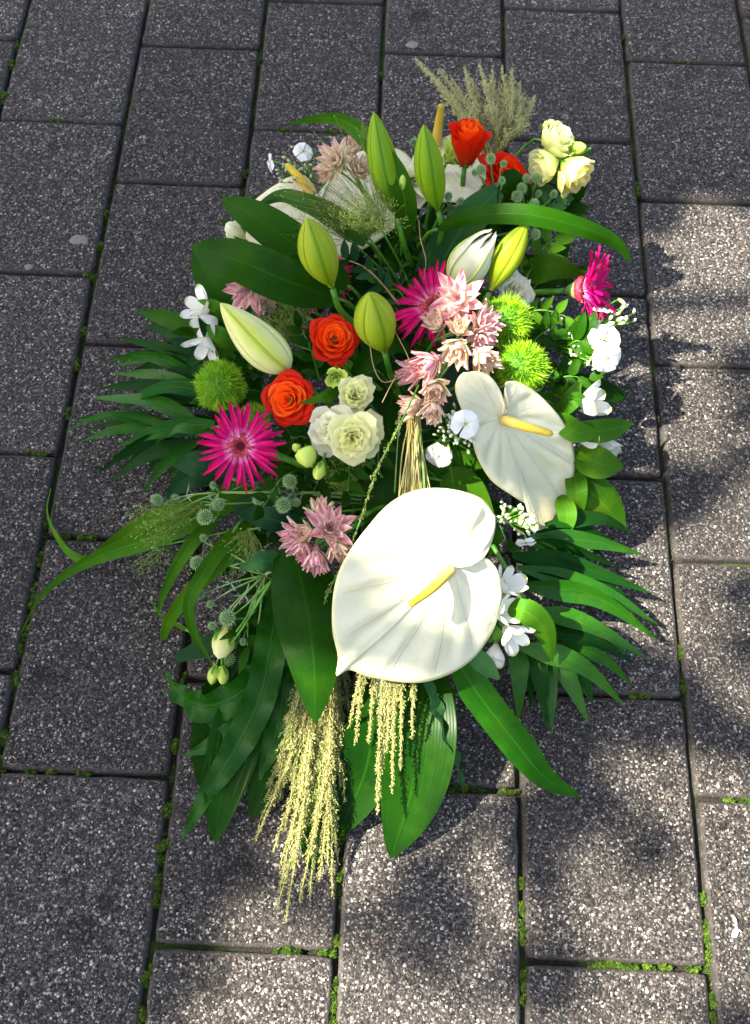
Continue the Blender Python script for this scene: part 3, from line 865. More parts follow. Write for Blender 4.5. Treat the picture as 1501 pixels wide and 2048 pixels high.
# --- anthurium
def anthurium(label, outline, basepx, z, normal, spad, spad_r, cup=.0, pucker=.02, seed=0, tipcurl=0.0, spade_lift=.012, group='white anthuriums'):
    P0 = at(basepx[0], basepx[1], z)
    n = normal(P0)
    M = frame(P0, n)
    root = thing('anthurium', label, 'anthurium', M, group)
    inv = M.inverted()
    pts = [inv @ on_plane(x, y, P0, n) for x, y in outline]
    O = catmull(pts + [pts[0]], 133)[:-1]
    O[:, 2] = 0
    size = np.abs(O).max()
    nr, no = 26, len(O)
    V, U = [], []
    for i in range(nr):
        r = (i / (nr - 1))
        for j in range(no + 1):
            p = O[j % no]; s = j / no
            q = p * r
            rad = np.linalg.norm(q) / size
            h = cup * size * rad ** 2
            vein = math.sin(s * 15 * 6.283)
            h += pucker * size * (vein * .35 + .65 * mnoise.noise(Vector((s * 42, r * 2.3, seed)))) * (math.sin(math.pi * min(1, r * 1.03) ** 2.6)) ** 1.2
            h += .05 * size * mnoise.noise(Vector((q[0] / size * 2.2, q[1] / size * 2.2, seed + 3))) * r
            h -= .016 * size * max(0, r - .82) ** 2 * 18
            h += .03 * size * mnoise.noise(Vector((s * 13, seed * 1.7, 2.2))) * r ** 3
            side = min(s, 1 - s)
            h += .05 * size * math.exp(-(side / .07) ** 2) * r + (.022 * size * r if s < .12 else 0)      # lobes rise on both sides of the notch
            if tipcurl:
                dt = np.linalg.norm(q - O[int(tipcurl[0] * no)]) / size
                h += tipcurl[1] * size * math.exp(-(dt / .35) ** 2)
            V.append((q[0], q[1], h)); U.append((s, r))
    o = link('spathe', mesh_data('spathe', V, grid_faces(nr, no + 1), M_SPATHE, U), root)
    sm = o.modifiers.new('thickness', 'SOLIDIFY'); sm.thickness = .0007; sm.offset = -1
    # spadix
    A = inv @ at(spad[0][0], spad[0][1], z + spad[0][2]); B = inv @ at(spad[1][0], spad[1][1], z + spad[1][2])
    if spade_lift is not None:
        A.z = max(A.z, .004); B.z = max(B.z, spade_lift)
    mid = A.lerp(B, .5) + Vector((0, 0, .004))
    S = catmull([A, mid, B], 24); t = np.linspace(0, 1, 24)
    rp = spad_r * (1 - .45 * t) * np.where(t > .93, np.sqrt(np.clip(1 - ((t - .93) / .07) ** 2, .02, 1)), 1)
    Vs, Fs, Us = tube_geo(S, rp, 14)
    link('spadix', mesh_data('spadix', Vs, Fs, M_SPADIX, Us), root)
    stem_to_foam(root, P0 - n * .003, n, .0035, G_STEM, .03)
    return root

# --- blushing bride
def bract_data(mat, name='bract'):
    V, U = [], []
    n, m = 8, 5
    for i in range(n):
        t = i / (n - 1)
        wd = .215 * math.sin(math.pi * min(1, .12 + .88 * t) ** .85) ** .9 + (.008 if t > .9 else 0)
        for j in range(m):
            s = -1 + 2 * j / (m - 1)
            V.append((t, s * wd, .09 * s * s + .10 * t * t - .06 * math.sin(3.14 * t) - .10 * max(0, t - .7) ** 2 * 8)); U.append((t, (s + 1) / 2))
    return mesh_data(name, V, grid_faces(n, m), mat, U)
BR, BRG = bract_data(P_BRACT), bract_data(P_BRACTG)
def bride_head(root, P, ax, R, openness, data=BR, tuft=True):
    M = root.matrix_basis.inverted() @ frame(P, ax, random.uniform(0, 60))
    g = Geo()
    g.tube([(0, 0, -.25 * R), (0, 0, 0), (0, 0, .16 * R)], np.array([.06, .16, .1]) * R, 8)
    if tuft:
        for k in range(70):
            a = k * 2.4; rr = .15 * R * math.sqrt(k / 70)
            tl = .15 + .6 * k / 70 * openness
            d = Vector((math.cos(a) * math.sin(tl), math.sin(a) * math.sin(tl), math.cos(tl)))
            b = Vector((rr * math.cos(a), rr * math.sin(a), .12 * R)); L = R * random.uniform(.28, .5)
            s = d.orthogonal().normalized() * R * .014
            e = b + d * L + Vector((0, 0, .04 * R)); s2 = s.cross(d)
            g.add([b - s, b + s, b + s2, e], [(0, 1, 3), (1, 2, 3), (2, 0, 3)])
    head = g.obj('flower_head', P_TUFT, root, M)
    for wh, (cnt, ang, ln) in enumerate(((7, .22 + .30 * openness, .72), (7, .34 + .62 * openness, .92), (7, .45 + .95 * openness, 1.0), (4, .7 + .9 * openness, .7))):
        for k in range(cnt):
            a = (k + .5 * (wh % 2)) * 6.283 / cnt + random.gauss(0, .12)
            el = math.pi / 2 - ang + random.gauss(0, .09)
            L = R * ln * random.uniform(.88, 1.1)
            Mb = Matrix.Rotation(a, 4, 'Z') @ Matrix.Translation((.09 * R, 0, .06 * R * (3 - wh))) @ Matrix.Rotation(-el, 4, 'Y') @ Matrix.Diagonal((L, L * random.uniform(.9, 1.15), L, 1))
            link('bract', data, head, Mb)
    return head
def bride(label, heads, group='blushing bride sprays'):
    P = at(heads[0][0], heads[0][1], heads[0][2])
    f = foam_point(P); j = P.lerp(f, .45); j.z = min(j.z, P.z - .03)
    root = thing('blushing_bride', label, 'flower spray', Matrix.Translation(j), group)
    inv = root.matrix_basis.inverted()
    tube('stem', catmull([f, f.lerp(j, .6) + Vector((0, 0, .01)), j], 8), .0024, G_STEM, root, 7, inv)
    for (px, py, z, r, phi, th, op, kind) in heads:
        P = at(px, py, z); ax = facing(P, phi, th); R = r * mpp(P)
        b = P - ax * R * .45
        bride_head(root, b, ax, R, op, BR if kind else BRG, op > .35)
        tube('branch', catmull([j, j.lerp(b - ax * .02, .6), b - ax * .01, b], 8), .0015, G_STEMP, root, 6, inv)
    return root

# --- green trick dianthus pompom
def pompom(px, py, z, rpx, phi, th, label):
    P = at(px, py, z); R = rpx * mpp(P); ax = facing(P, phi, th)
    root = thing('green_pompom_flower', label, 'pompom', frame(P, ax), 'green pompom flowers')
    V, U = [], []
    for i in range(12):
        a = math.pi * i / 11
        for k in range(18):
            b = k * 6.283 / 18
            V.append((.78 * R * math.sin(a) * math.cos(b), .78 * R * math.sin(a) * math.sin(b), .72 * R * math.cos(a))); U.append((0, 0))
    link('core', mesh_data('core', V, grid_faces(12, 18, True), M_FUZZC, U), root)
    g = Geo()
    for k in range(2600):
        zc = 1 - 2 * (k + .5) / 2600; a = k * 2.39996
        d = Vector((math.sqrt(1 - zc * zc) * math.cos(a), math.sqrt(1 - zc * zc) * math.sin(a), zc))
        bmp = 1 + .55 * mnoise.noise(d * 2.6 + Vector((px, 0, 0))) + random.gauss(0, .15)
        d2 = (d + Vector((random.gauss(0, .28), random.gauss(0, .28), random.gauss(0, .28)))).normalized()
        b = d * .74 * R; L = R * random.uniform(.2, .34) * bmp
        s = d2.orthogonal().normalized(); s.rotate(Matrix.Rotation(random.uniform(0, 6.28), 3, d2)); s *= R * .013
        m = b + d2 * L * .6
        g.add([b - s, b + s, m + s * .8, m - s * .8, b + d2 * L + Vector((random.gauss(0, .03), random.gauss(0, .03), random.gauss(0, .03))) * R], [(0, 1, 2, 3), (3, 2, 4)])
    o = g.obj('bristles', M_FUZZ, root, smooth=False); o['kind'] = 'stuff'
    stem_to_foam(root, P - ax * R * .7, ax, .002)
    return root

# --- sea holly
def ery_data():
    body = Geo(); V, U = [], []
    for i in range(9):
        a = math.pi * i / 8
        for k in range(12):
            b = k * 6.283 / 12
            V.append((.74 * math.sin(a) * math.cos(b), .74 * math.sin(a) * math.sin(b), .98 * math.cos(a))); U.append((0, 0))
    body.add(V, grid_faces(9, 12, True), U)
    sp = Geo(); N = 110
    for k in range(N):
        zc = 1 - 1.85 * (k + .5) / N; a = k * 2.39996
        r = math.sqrt(max(0, 1 - zc * zc)); d = Vector((r * math.cos(a), r * math.sin(a), zc * 1.1)).normalized()
        b = Vector((.7 * r * math.cos(a), .7 * r * math.sin(a), .94 * zc))
        s = d.orthogonal().normalized(); t = d.cross(s)
        ring = [b + (s * math.cos(q) + t * math.sin(q)) * .088 for q in (0, 1.571, 3.142, 4.712)]
        sp.add(ring + [b + d * .36], [(0, 1, 4), (1, 2, 4), (2, 3, 4), (3, 0, 4)])
    br = Geo()
    for k in range(8):
        a = k * 6.283 / 8 + random.gauss(0, .1); d = Vector((math.cos(a), math.sin(a), 0)); L = random.uniform(.9, 1.5)
        V, F, U = blade_geo([d * .2 + Vector((0, 0, -.85)), d * (L * .7) + Vector((0, 0, -.9)), d * L * 1.1 + Vector((0, 0, -.55))], .17, 'lance', .25, n=7, m=3, hint=(0, 0, 1))
        br.add(V, F, U)
    return body.data('flower_head', M_ERY), sp.data('spikes', M_ERYS, False), br.data('bracts', M_ERYB)
EB, ES, EBR = ery_data()
def sea_holly(label, root_px, heads, via=None):
    j = at(*root_px)
    root = thing('sea_holly', label, 'sea holly', Matrix.Translation(j), 'sea holly sprays')
    inv = root.matrix_basis.inverted()
    f = foam_point(j)
    tube('stem', catmull([f, f.lerp(j, .5) + Vector((0, 0, .012)), j], 8), .0017, G_STEMP, root, 6, inv)
    for (px, py, z, r, phi, th) in heads:
        P = at(px, py, z); ax = facing(P, phi, th); R = r * mpp(P) * .82
        b = P - ax * R
        o = link('flower_head', EB, root, inv @ frame(P, ax, random.uniform(0, 90), R))
        link('spikes', ES, o); link('bracts', EBR, o)
        c = j.lerp(b, .55) + Vector((0, 0, .006))
        tube('branch', catmull([j, c, b - ax * .006, b], 8), np.linspace(.0012, .0008, 8), G_STEMP, root, 5, inv)
        if r > 11:
            for q in range(3):
                a = random.uniform(0, 6.28); d = Vector((math.cos(a), math.sin(a), .3)) * .012
                V, F, U = blade_geo([c, c + d * .6, c + d * 1.2 + Vector((0, 0, .002))], .0016, 'lance', .2, n=5, m=3)
                link('bract', mesh_data('bract', [inv @ Vector(v) for v in V], F, M_ERYB, U), root)
    return root

# --- phlox and alstroemeria
def phlox_petal():
    V, U = [], []
    n, m = 8, 7
    for i in range(n):
        t = i / (n - 1); wd = .06 + .46 * math.sin(math.pi * min(1, t * .8) ** 1.5) * (1 if t < .8 else (1 - ((t - .8) / .2) ** 2 * .75))
        for j in range(m):
            s = -1 + 2 * j / (m - 1)
            V.append((.06 + .94 * t * (1 - .06 * s * s), s * wd, .12 * math.sin(t * 2.6) - .16 * t * t + .05 * s * s * t)); U.append((t, (s + 1) / 2))
    return mesh_data('petal', V, grid_faces(n, m), P_WHITE, U)
PHP = phlox_petal()
V, F, U = closed_bud_geo(1, .2, 0, 9, 7, .6)
PHB = mesh_data('bud', V, F, M_PHBUD, U)
def phlox(label, root_px, flowers, buds, nextra=14, spread=22):
    j = at(*root_px)
    root = thing('phlox', label, 'phlox', Matrix.Translation(j), 'white phlox sprigs')
    inv = root.matrix_basis.inverted(); f = foam_point(j)
    tube('stem', catmull([f, f.lerp(j, .5) + Vector((0, 0, .01)), j], 8), .002, G_STEM, root, 6, inv)
    for (px, py, z, r, phi, th) in flowers:
        P = at(px, py, z); ax = facing(P, phi, th); R = r * mpp(P)
        h = P - ax * R * .75
        t = tube('tube', catmull([j.lerp(h, .5), h, P], 7), np.array([.0009, .0009, .0011, .0011, .0012, .0014, .002]), G_STEMP, root, 6, inv)
        fl = link('throat', mesh_data('throat', *tube_geo([(0, 0, -.12), (0, 0, .02), (0, 0, .05)], np.array([.1, .13, .08]), 7)[:2], G_STEMP), root, inv @ frame(P, ax, random.uniform(0, 72), R))
        for k in range(5):
            link('petal', PHP, fl, Matrix.Rotation(k * 1.2566 + random.gauss(0, .08), 4, 'Z') @ Matrix.Rotation(random.gauss(.05, .1), 4, 'Y'))
    bl = list(buds)
    for q in range(nextra):
        b = random.choice(buds); a = random.uniform(0, 360); s = random.random() ** .6 * spread
        bl.append((b[0] + s * math.cos(R_(a)), b[1] + s * math.sin(R_(a)), b[2] + random.uniform(-.012, .006), b[3] * random.uniform(.55, .9), b[4] + random.gauss(0, 35), b[5] + random.gauss(0, 18)))
    for (px, py, z, r, phi, th) in bl:
        P = at(px, py, z); ax = facing(P, phi, th); L = r * mpp(P)
        b = P - ax * L
        link('bud', PHB, root, inv @ frame(b, ax, random.uniform(0, 90), L))
        tube('pedicel', catmull([j.lerp(b, .35), j.lerp(b, .75), b + ax * L * .1], 5), .0007, G_STEM, root, 5, inv)
    return root
def tepal_data(wd0, L, curl):
    V, U = [], []
    n, m = 10, 7
    for i in range(n):
        t = i / (n - 1); wd = wd0 * (.18 + .82 * math.sin(math.pi * min(1, t * .92) ** 1.4) ** .8) * (1 if t < .9 else 1 - (t - .9) * 6)
        for j in range(m):
            s = -1 + 2 * j / (m - 1)
            V.append((L * t, s * wd, curl * t ** 2.5 - .22 * t * (1 - t) + .22 * wd * s * s)); U.append((t, (s + 1) / 2))
    return mesh_data('petal', V, grid_faces(n, m), P_ALST, U)
TE = [tepal_data(.27, 1, -.12), tepal_data(.22, .96, -.05)]
def alstroemeria(label, root_px, flowers, leaves=()):
    j = at(*root_px)
    root = thing('alstroemeria', label, 'alstroemeria', Matrix.Translation(j), 'white alstroemeria stems')
    inv = root.matrix_basis.inverted(); f = foam_point(j)
    tube('stem', catmull([f, f.lerp(j, .5) + Vector((0, 0, .01)), j], 8), .0025, G_STEM, root, 6, inv)
    for (px, py, z, r, phi, th, op) in flowers:
        P = at(px, py, z); ax = facing(P, phi, th); R = r * mpp(P)
        b = P - ax * R * .45
        o = link('ovary', mesh_data('ovary', *tube_geo([(0, 0, -.22), (0, 0, -.1), (0, 0, .03)], np.array([.05, .11, .08]), 8)[:2], G_STEM), root, inv @ frame(b, ax, random.uniform(0, 60), R))
        for k in range(6):
            el = math.pi / 2 - (.16 + op * (.75 if k % 2 else .9)) + random.gauss(0, .07)
            link('petal', TE[k % 2], o, Matrix.Rotation(k * 1.0472 + random.gauss(0, .08), 4, 'Z') @ Matrix.Translation((.05, 0, 0)) @ Matrix.Rotation(-el, 4, 'Y'))
        tube('pedicel', catmull([j, j.lerp(b, .6), b - ax * R * .15], 7), .0014, G_STEM, root, 6, inv)
    for (ctrl, wpx, kw) in leaves:
        blade('leaf', ctrl, wpx, G_ALST, root, **kw)
    return root

# --- seed heads and misty millet
def seed_geo(g, b, d, L, wd):
    s = d.orthogonal().normalized(); s.rotate(Matrix.Rotation(random.uniform(0, 6.28), 3, d)); t = d.cross(s)
    m = b + d * L * .42
    g.add([b, m + s * wd, m - s * wd * .5 + t * wd * .86, m - s * wd * .5 - t * wd * .86, b + d * L], [(0, 2, 1), (0, 3, 2), (0, 1, 3), (1, 2, 4), (2, 3, 4), (3, 1, 4)])
def seed_strand(root, ctrl, mat, stalkmat, wpx=26, start=.12, dens=1.0, seedL=.0030, droop=.0, bl=1.0):
    P = W3(ctrl); inv = root.matrix_basis.inverted()
    S = catmull(P, 40)
    st = tube('stalk', S, np.linspace(.0011, .0004, 40), stalkmat, root, 5, inv)
    g = Geo()
    tot = float(np.linalg.norm(np.diff(S, axis=0), axis=1).sum())
    nb = int(tot / .0019 * dens)
    wm = wpx * mpp(P[len(P) // 2])
    for q in range(nb):
        t = start + (1 - start) * (q + random.random()) / nb
        x = t * 39; i = min(int(x), 38); c = Vector(S[i] * (1 - x + i) + S[i + 1] * (x - i)); T = Vector(S[i + 1] - S[i]).normalized()
        env = math.sin(math.pi * (.12 + .88 * (t - start) / (1 - start)) ** .8) * .85 + .22
        o = Vector((random.gauss(0, 1), random.gauss(0, 1), random.gauss(0, 1))); o = (o - T * o.dot(T)).normalized()
        L = wm * env * random.uniform(.35, 1.05) * bl * (.8 + .75 * mnoise.noise(Vector((t * 11, ctrl[-1][0] * .37, ctrl[-1][1] * .11))))
        d = (T * random.uniform(.75, 1.3) + o * random.uniform(.25, .55)).normalized()
        e = c + d * L + Vector((0, 0, -droop * L))
        ns = max(2, int(L / .0013))
        for k in range(ns):
            u = (k + .6) / ns
            b = c.lerp(e, u) + Vector((random.gauss(0, 1), random.gauss(0, 1), random.gauss(0, 1))) * .0005
            dd = (d + Vector((random.gauss(0, .45), random.gauss(0, .45), random.gauss(0, .45)))).normalized()
            seed_geo(g, inv @ b, dd, seedL * random.uniform(.7, 1.25), seedL * .22)
    o = g.obj('seeds', mat, st, smooth=False); o['kind'] = 'stuff'
def plume(name, label, cat, base_px, strands, mat, stalkmat=G_STRAW, **kw):
    root = thing(name, label, cat, Matrix.Translation(at(*base_px)))
    for s in strands:
        k = dict(kw); c = s
        if isinstance(s, tuple): c, k2 = s; k.update(k2)
        seed_strand(root, c, k.pop('mat', mat), stalkmat, **k)
    return root
def mist(label, base_px, phi0, phi1, rpx, n=150, zs=(.0, .03), dark=.3, seeds=3, rmin=.35, base_back=0):
    """cloud of hair-thin millet branches ending in tiny seeds"""
    B = at(*base_px); root = thing('misty_millet', label, 'grass spray', Matrix.Translation(B), 'misty millet sprays')
    inv = root.matrix_basis.inverted(); m = mpp(B)
    lg, dg, sg, sd = Geo(), Geo(), Geo(), Geo()
    for i in range(n):
        a = random.uniform(phi0, phi1); r = rpx * random.uniform(rmin, 1) * m
        d = imgdir(B, a)
        e = B + d * r + tocam(B) * random.uniform(zs[0], zs[1])
        s0 = B + Vector((random.gauss(0, .002), random.gauss(0, .002), random.gauss(0, .002))) + d * random.uniform(0, .25) * r
        c = s0.lerp(e, .5) + Vector((random.gauss(0, .004), random.gauss(0, .004), .006))
        isd = random.random() < dark
        gg, ss = (dg, sd) if isd else (lg, sg)
        gg.tube([inv @ Vector(p) for p in catmull([s0, c, e], 7)], np.linspace(.00034, .00018, 7), 3)
        for k in range(seeds):
            b = c.lerp(e, random.uniform(.2, 1)); o = Vector((random.gauss(0, .004), random.gauss(0, .004), random.gauss(0, .003)))
            gg.tube([inv @ b, inv @ (b + o)], .0002, 3)
            seed_geo(ss, inv @ (b + o), (o + d * .004).normalized(), .0021, .00065)
        seed_geo(ss, inv @ e, d, .0023, .0007)
    f = foam_point(B)
    tube('stem', catmull([f, f.lerp(B, .5) + Vector((0, 0, .01)), B], 7), .0014, G_STEM, root, 5, inv)
    for gg, nm, mt in ((lg, 'hairs', M_MIST), (dg, 'dark_hairs', M_MISTD), (sg, 'seeds', M_MSEED), (sd, 'dark_seeds', M_MSEEDD)):
        if gg.V: o = gg.obj(nm, mt, root, smooth=False); o['kind'] = 'stuff'
    return root

# ------------------------------------------------------------------ the bouquet, from the ground up
V = []
c = FOAM_A.lerp(FOAM_B, .5)
fr = thing('floral_foam', 'dark green foam block hidden under the flowers', 'foam block', Matrix.Translation((c.x, c.y, 0)))
for nm, hx, hy, z0, z1, mt, bev in (('tray', .075, .155, .002, .018, G_FILL, .01), ('foam', .06, .14, .0185, .085, M_FOAM, .012)):
    V, rings = [], ((hx - bev * .3, hy - bev * .3, z0), (hx, hy, z0 + bev * .4), (hx, hy, z1 - bev), (hx - bev * .3, hy - bev * .3, z1 - bev * .3), (hx - bev, hy - bev, z1))
    for (a, b, z) in rings:
        for k in range(32):
            t = k * 6.283 / 32; q = .28
            V.append((math.copysign(abs(math.cos(t)) ** q, math.cos(t)) * a, math.copysign(abs(math.sin(t)) ** q, math.sin(t)) * b, z))
    F = grid_faces(5, 32, True) + [tuple(range(31, -1, -1)), tuple(range(128, 160))]
    link(nm, mesh_data(nm, V, F, mt), fr)

# --- palm fronds lying on the pavers
def frond(label, rach, leaflets):
    P = W3(rach); root = thing('palm_frond', label, 'palm frond', Matrix.Translation(P[0]), 'palm fronds on the paving')
    tube('rachis', catmull(P, 10), np.linspace(.0028, .0015, 10), G_STEM, root, 6, root.matrix_basis.inverted())
    more = []
    for p, q in zip(leaflets[:-1], leaflets[1:]):
        if random.random() < .75:
            f = random.uniform(.3, .7); e = random.uniform(.72, .95)
            a = tuple(p[0][i] * f + q[0][i] * (1 - f) for i in range(3)); b = tuple(p[1][i] * f + q[1][i] * (1 - f) for i in range(3))
            b = tuple(a[i] + (b[i] - a[i]) * e for i in range(3))
            more.append(((a[0], a[1], a[2] - .012), (b[0], b[1], max(.006, b[2] - .014)), p[2] * .8, random.choice((p[3], G_PALMD)), p[4]))
    for (a, b, wpx, mt, bow) in leaflets + more:
        A, B = at(*a), at(*b)
        m = A.lerp(B, random.uniform(.4, .6)) + Vector((0, 0, random.uniform(.006, .02))) + imgdir(A, 90) * (bow + random.gauss(0, 6)) * mpp(A)
        blade('leaflet', [A, m, B], wpx, mt, root, prof='leaflet', fold=.10, roll=random.uniform(-38, 38), n=16, m=5)
frond('dark palm frond with faded tips spread left of the magenta gerbera', [(470, 850, .09), (380, 860, .07), (270, 858, .035)], [
    ((410, 735, .08), (283, 645, .05), 32, G_PALMD, 8), ((420, 745, .08), (235, 674, .05), 32, G_PALMD, 10), ((400, 750, .08), (210, 722, .045), 32, G_PALM, 12),
    ((420, 790, .085), (226, 747, .05), 34, G_PALM, 10), ((400, 800, .08), (193, 777, .045), 34, G_PALMD, 10), ((395, 842, .08), (176, 795, .05), 38, G_PALM, 10),
    ((430, 790, .09), (238, 812, .055), 41, G_PALMT, 12), ((360, 850, .07), (147, 838, .035), 25, G_PALMT, 6), ((340, 857, .06), (130, 863, .03), 19, G_PALMT, 2),
    ((345, 853, .065), (157, 885, .03), 25, G_PALMT, 4), ((430, 845, .09), (232, 893, .045), 40, G_PALMT, 6), ((360, 880, .06), (193, 947, .02), 35, G_PALMD, 6),
    ((390, 880, .07), (222, 962, .02), 34, G_PALMD, 4), ((400, 880, .07), (282, 992, .015), 28, G_PALMT, -2), ((430, 900, .06), (330, 985, .02), 44, G_PALMD, 0),
    ((440, 760, .085), (262, 742, .05), 38, G_PALMD, 10), ((430, 870, .08), (290, 900, .045), 38, G_PALM, 4), ((460, 720, .09), (320, 690, .06), 38, G_PALMD, 4)])
frond('glossy sunlit palm frond fanning out right of the large anthurium', [(985, 1090, .13), (1040, 1180, .10), (1110, 1300, .05)], [
    ((1090, 1050, .11), (1268, 1066, .035), 34, G_PALMD, 8), ((1060, 1075, .115), (1290, 1110, .04), 40, G_PALM, 12), ((1040, 1085, .11), (1242, 1135, .05), 34, G_PALMD, 6),
    ((1025, 1110, .11), (1308, 1188, .035), 44, G_PALMD, 14), ((1035, 1135, .11), (1318, 1250, .03), 46, G_PALM, 16), ((1040, 1168, .105), (1320, 1282, .03), 50, G_PALM, 18),
    ((1060, 1222, .09), (1304, 1322, .025), 46, G_PALM, 14), ((1075, 1262, .08), (1274, 1330, .03), 40, G_PALMD, 10), ((1100, 1280, .065), (1266, 1372, .02), 36, G_PALM, 4),
    ((1033, 1290, .07), (1252, 1414, .02), 46, G_PALM, 14), ((1100, 1290, .05), (1180, 1450, .015), 46, G_PALM, 4), ((1095, 1290, .05), (1103, 1472, .012), 32, G_PALM, 0),
    ((1062, 1280, .055), (1094, 1458, .015), 40, G_PALMD, 0), ((1032, 1280, .06), (1036, 1450, .015), 44, G_PALM, 0), ((1125, 1290, .045), (1188, 1415, .015), 34, G_PALMD, 0), ((1010, 1150, .10), (1240, 1215, .05), 44, G_PALMD, 10)])

# --- broad and wavy leaves at the pointed end
lt = leaf_thing
AG = 'broad aspidistra leaves'
lt('aspidistra_leaf', 'broad dark leaf with a tan streaked tip at the lower left', 'leaf', [(520, 1320, .055), (480, 1450, .05), (450, 1570, .03), (430, 1686, .006)], 108, G_ASPT, AG, prof='aspi', fold=.07, n=30, m=9)
lt('aspidistra_leaf', 'dark leaf mostly hidden under the wavy fern leaves', 'leaf', [(470, 1320, .04), (430, 1440, .035), (400, 1575, .006)], 90, G_ASPI, AG, prof='aspi', fold=.05)
lt('aspidistra_leaf', 'broad leaf behind the large golden seed plume', 'leaf', [(650, 1380, .05), (645, 1550, .04), (622, 1746, .006)], 120, G_ASPI, AG, prof='aspi', fold=.06, n=30)
lt('aspidistra_leaf', 'broad leaf just right of the large golden seed plume', 'leaf', [(745, 1350, .10), (745, 1470, .085), (722, 1570, .05), (664, 1684, .008)], 112, G_ASPI, AG, prof='aspi', fold=.09, n=30, m=9)
lt('aspidistra_leaf', 'broad glossy leaf pointing straight down below the big anthurium', 'leaf', [(850, 1330, .10), (842, 1460, .09), (822, 1590, .055), (782, 1717, .006)], 146, G_ASPI, AG, prof='aspi', fold=.10, n=32, m=11)
lt('aspidistra_leaf', 'broad dark leaf left of the big anthurium, under the pink spray', 'leaf', [(585, 1080, .13), (612, 1200, .17), (628, 1310, .17), (632, 1447, .13)], 142, G_ASPI, AG, prof='aspi', fold=-.08, n=32, m=11)
lt('aspidistra_leaf', 'dark upright leaf in the gap left of the straw stems', 'leaf', [(800, 690, .10), (780, 830, .13), (770, 970, .12), (735, 1120, .07)], 120, G_ASPI, AG, prof='aspi', fold=.05, n=30)
FG = 'wavy fern leaves'
lt('wavy_fern_leaf', 'long wavy dark leaf running down to the lower left tip', 'leaf', [(562, 1150, .09), (545, 1270, .105), (522, 1390, .085), (470, 1500, .055), (412, 1590, .03), (365, 1678, .004)], 64, G_FERN, FG, prof='fern', fold=.10, wave=.16, wfreq=7, n=44, m=9)
lt('wavy_fern_leaf', 'wavy dark leaf curling left under the cream buds', 'leaf', [(560, 1300, .09), (490, 1380, .08), (415, 1412, .055), (362, 1388, .035), (332, 1343, .03)], 66, G_FERN, FG, prof='fern', fold=.12, wave=.17, wfreq=5, roll=(0, 20, 40), n=40, m=9)
lt('wavy_fern_leaf', 'short wavy leaf poking left below the curled leaf', 'leaf', [(525, 1400, .06), (470, 1452, .058), (420, 1490, .04), (367, 1512, .022)], 36, G_FERN, FG, prof='fern', fold=.12, wave=.12, wfreq=4, n=30)
lt('wavy_fern_leaf', 'wide wavy leaf in shadow beside the long wavy leaf', 'leaf', [(590, 1150, .08), (580, 1260, .09), (600, 1340, .08), (585, 1420, .05)], 70, G_FERN, FG, prof='fern', fold=.05, wave=.12, wfreq=5, n=34, m=9)
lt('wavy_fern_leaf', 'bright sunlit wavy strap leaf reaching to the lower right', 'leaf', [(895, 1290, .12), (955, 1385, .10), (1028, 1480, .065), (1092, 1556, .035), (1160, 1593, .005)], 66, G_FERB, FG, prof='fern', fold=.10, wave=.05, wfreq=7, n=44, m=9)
lt('wavy_fern_leaf', 'narrow twisted leaf seen edge on below the big anthurium', 'leaf', [(850, 1350, .13), (872, 1415, .11), (900, 1490, .085), (916, 1532, .065), (928, 1588, .035)], 40, G_SILV, FG, prof='fern', fold=.1, wave=.12, wfreq=5, roll=(35, 62, 68, 60), n=36)
lt('wavy_fern_leaf', 'smooth narrow leaf behind the twisted edge-on leaf', 'leaf', [(880, 1340, .10), (890, 1420, .075), (892, 1490, .05), (886, 1545, .03)], 48, G_FERB, FG, prof='fern', fold=.1, n=30)
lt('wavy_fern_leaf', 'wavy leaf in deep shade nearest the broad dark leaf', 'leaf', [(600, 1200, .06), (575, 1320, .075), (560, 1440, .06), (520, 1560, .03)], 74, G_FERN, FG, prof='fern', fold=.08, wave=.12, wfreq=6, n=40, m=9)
lt('wavy_fern_leaf', 'wavy leaf under the cream buds, half covered', 'leaf', [(520, 1210, .06), (480, 1300, .065), (440, 1400, .05), (415, 1480, .025)], 66, G_FERN, FG, prof='fern', fold=.08, wave=.12, wfreq=6, n=40, m=9)
lt('aspidistra_leaf', 'dark broad leaf between the tan-tipped leaf and the seed plume', 'leaf', [(580, 1300, .05), (560, 1420, .045), (540, 1540, .03), (505, 1640, .006)], 120, G_ASPI, AG, prof='aspi', fold=.06, n=30)
lt('small_leaf', 'small pale leaf peeking out under the anthurium rim', 'leaf', [(935, 1300, .14), (968, 1328, .135), (1000, 1360, .12)], 40, G_SILV, prof='lance', fold=.12)
lt('blue_leaf', 'blunt blue-green leaf end lying left of the cream bud', 'leaf', [(450, 1275, .04), (400, 1298, .03), (352, 1318, .018)], 40, G_BLUE, prof='blunt', fold=.05)
lt('blue_leaf', 'dark blue-green leaf above the pink spray on the left', 'leaf', [(625, 1070, .10), (550, 1040, .135), (466, 1022, .11)], 52, G_BLUE, prof='lance', fold=.12)
lt('blue_leaf', 'blue-green leaf tucked behind the darker one by the thistles', 'leaf', [(620, 1030, .09), (540, 1010, .115), (455, 1005, .10)], 48, G_BLUE, prof='lance', fold=.12)
lt('small_leaf', 'small pointed green leaf left of the broad dark leaf', 'leaf', [(568, 1128, .12), (525, 1122, .14), (476, 1142, .12)], 42, G_SILV, prof='ovate', fold=.12)
lt('blue_leaf', 'dark bluish leaf under the gerbera edge', 'leaf', [(470, 960, .07), (400, 930, .09), (345, 930, .07)], 60, G_BLUE, prof='lance', fold=.1)
lt('blue_leaf', 'drooping bluish leaf below the left palm frond', 'leaf', [(440, 960, .06), (380, 955, .06), (330, 1000, .03)], 46, G_BLUE, prof='lance', fold=.1)

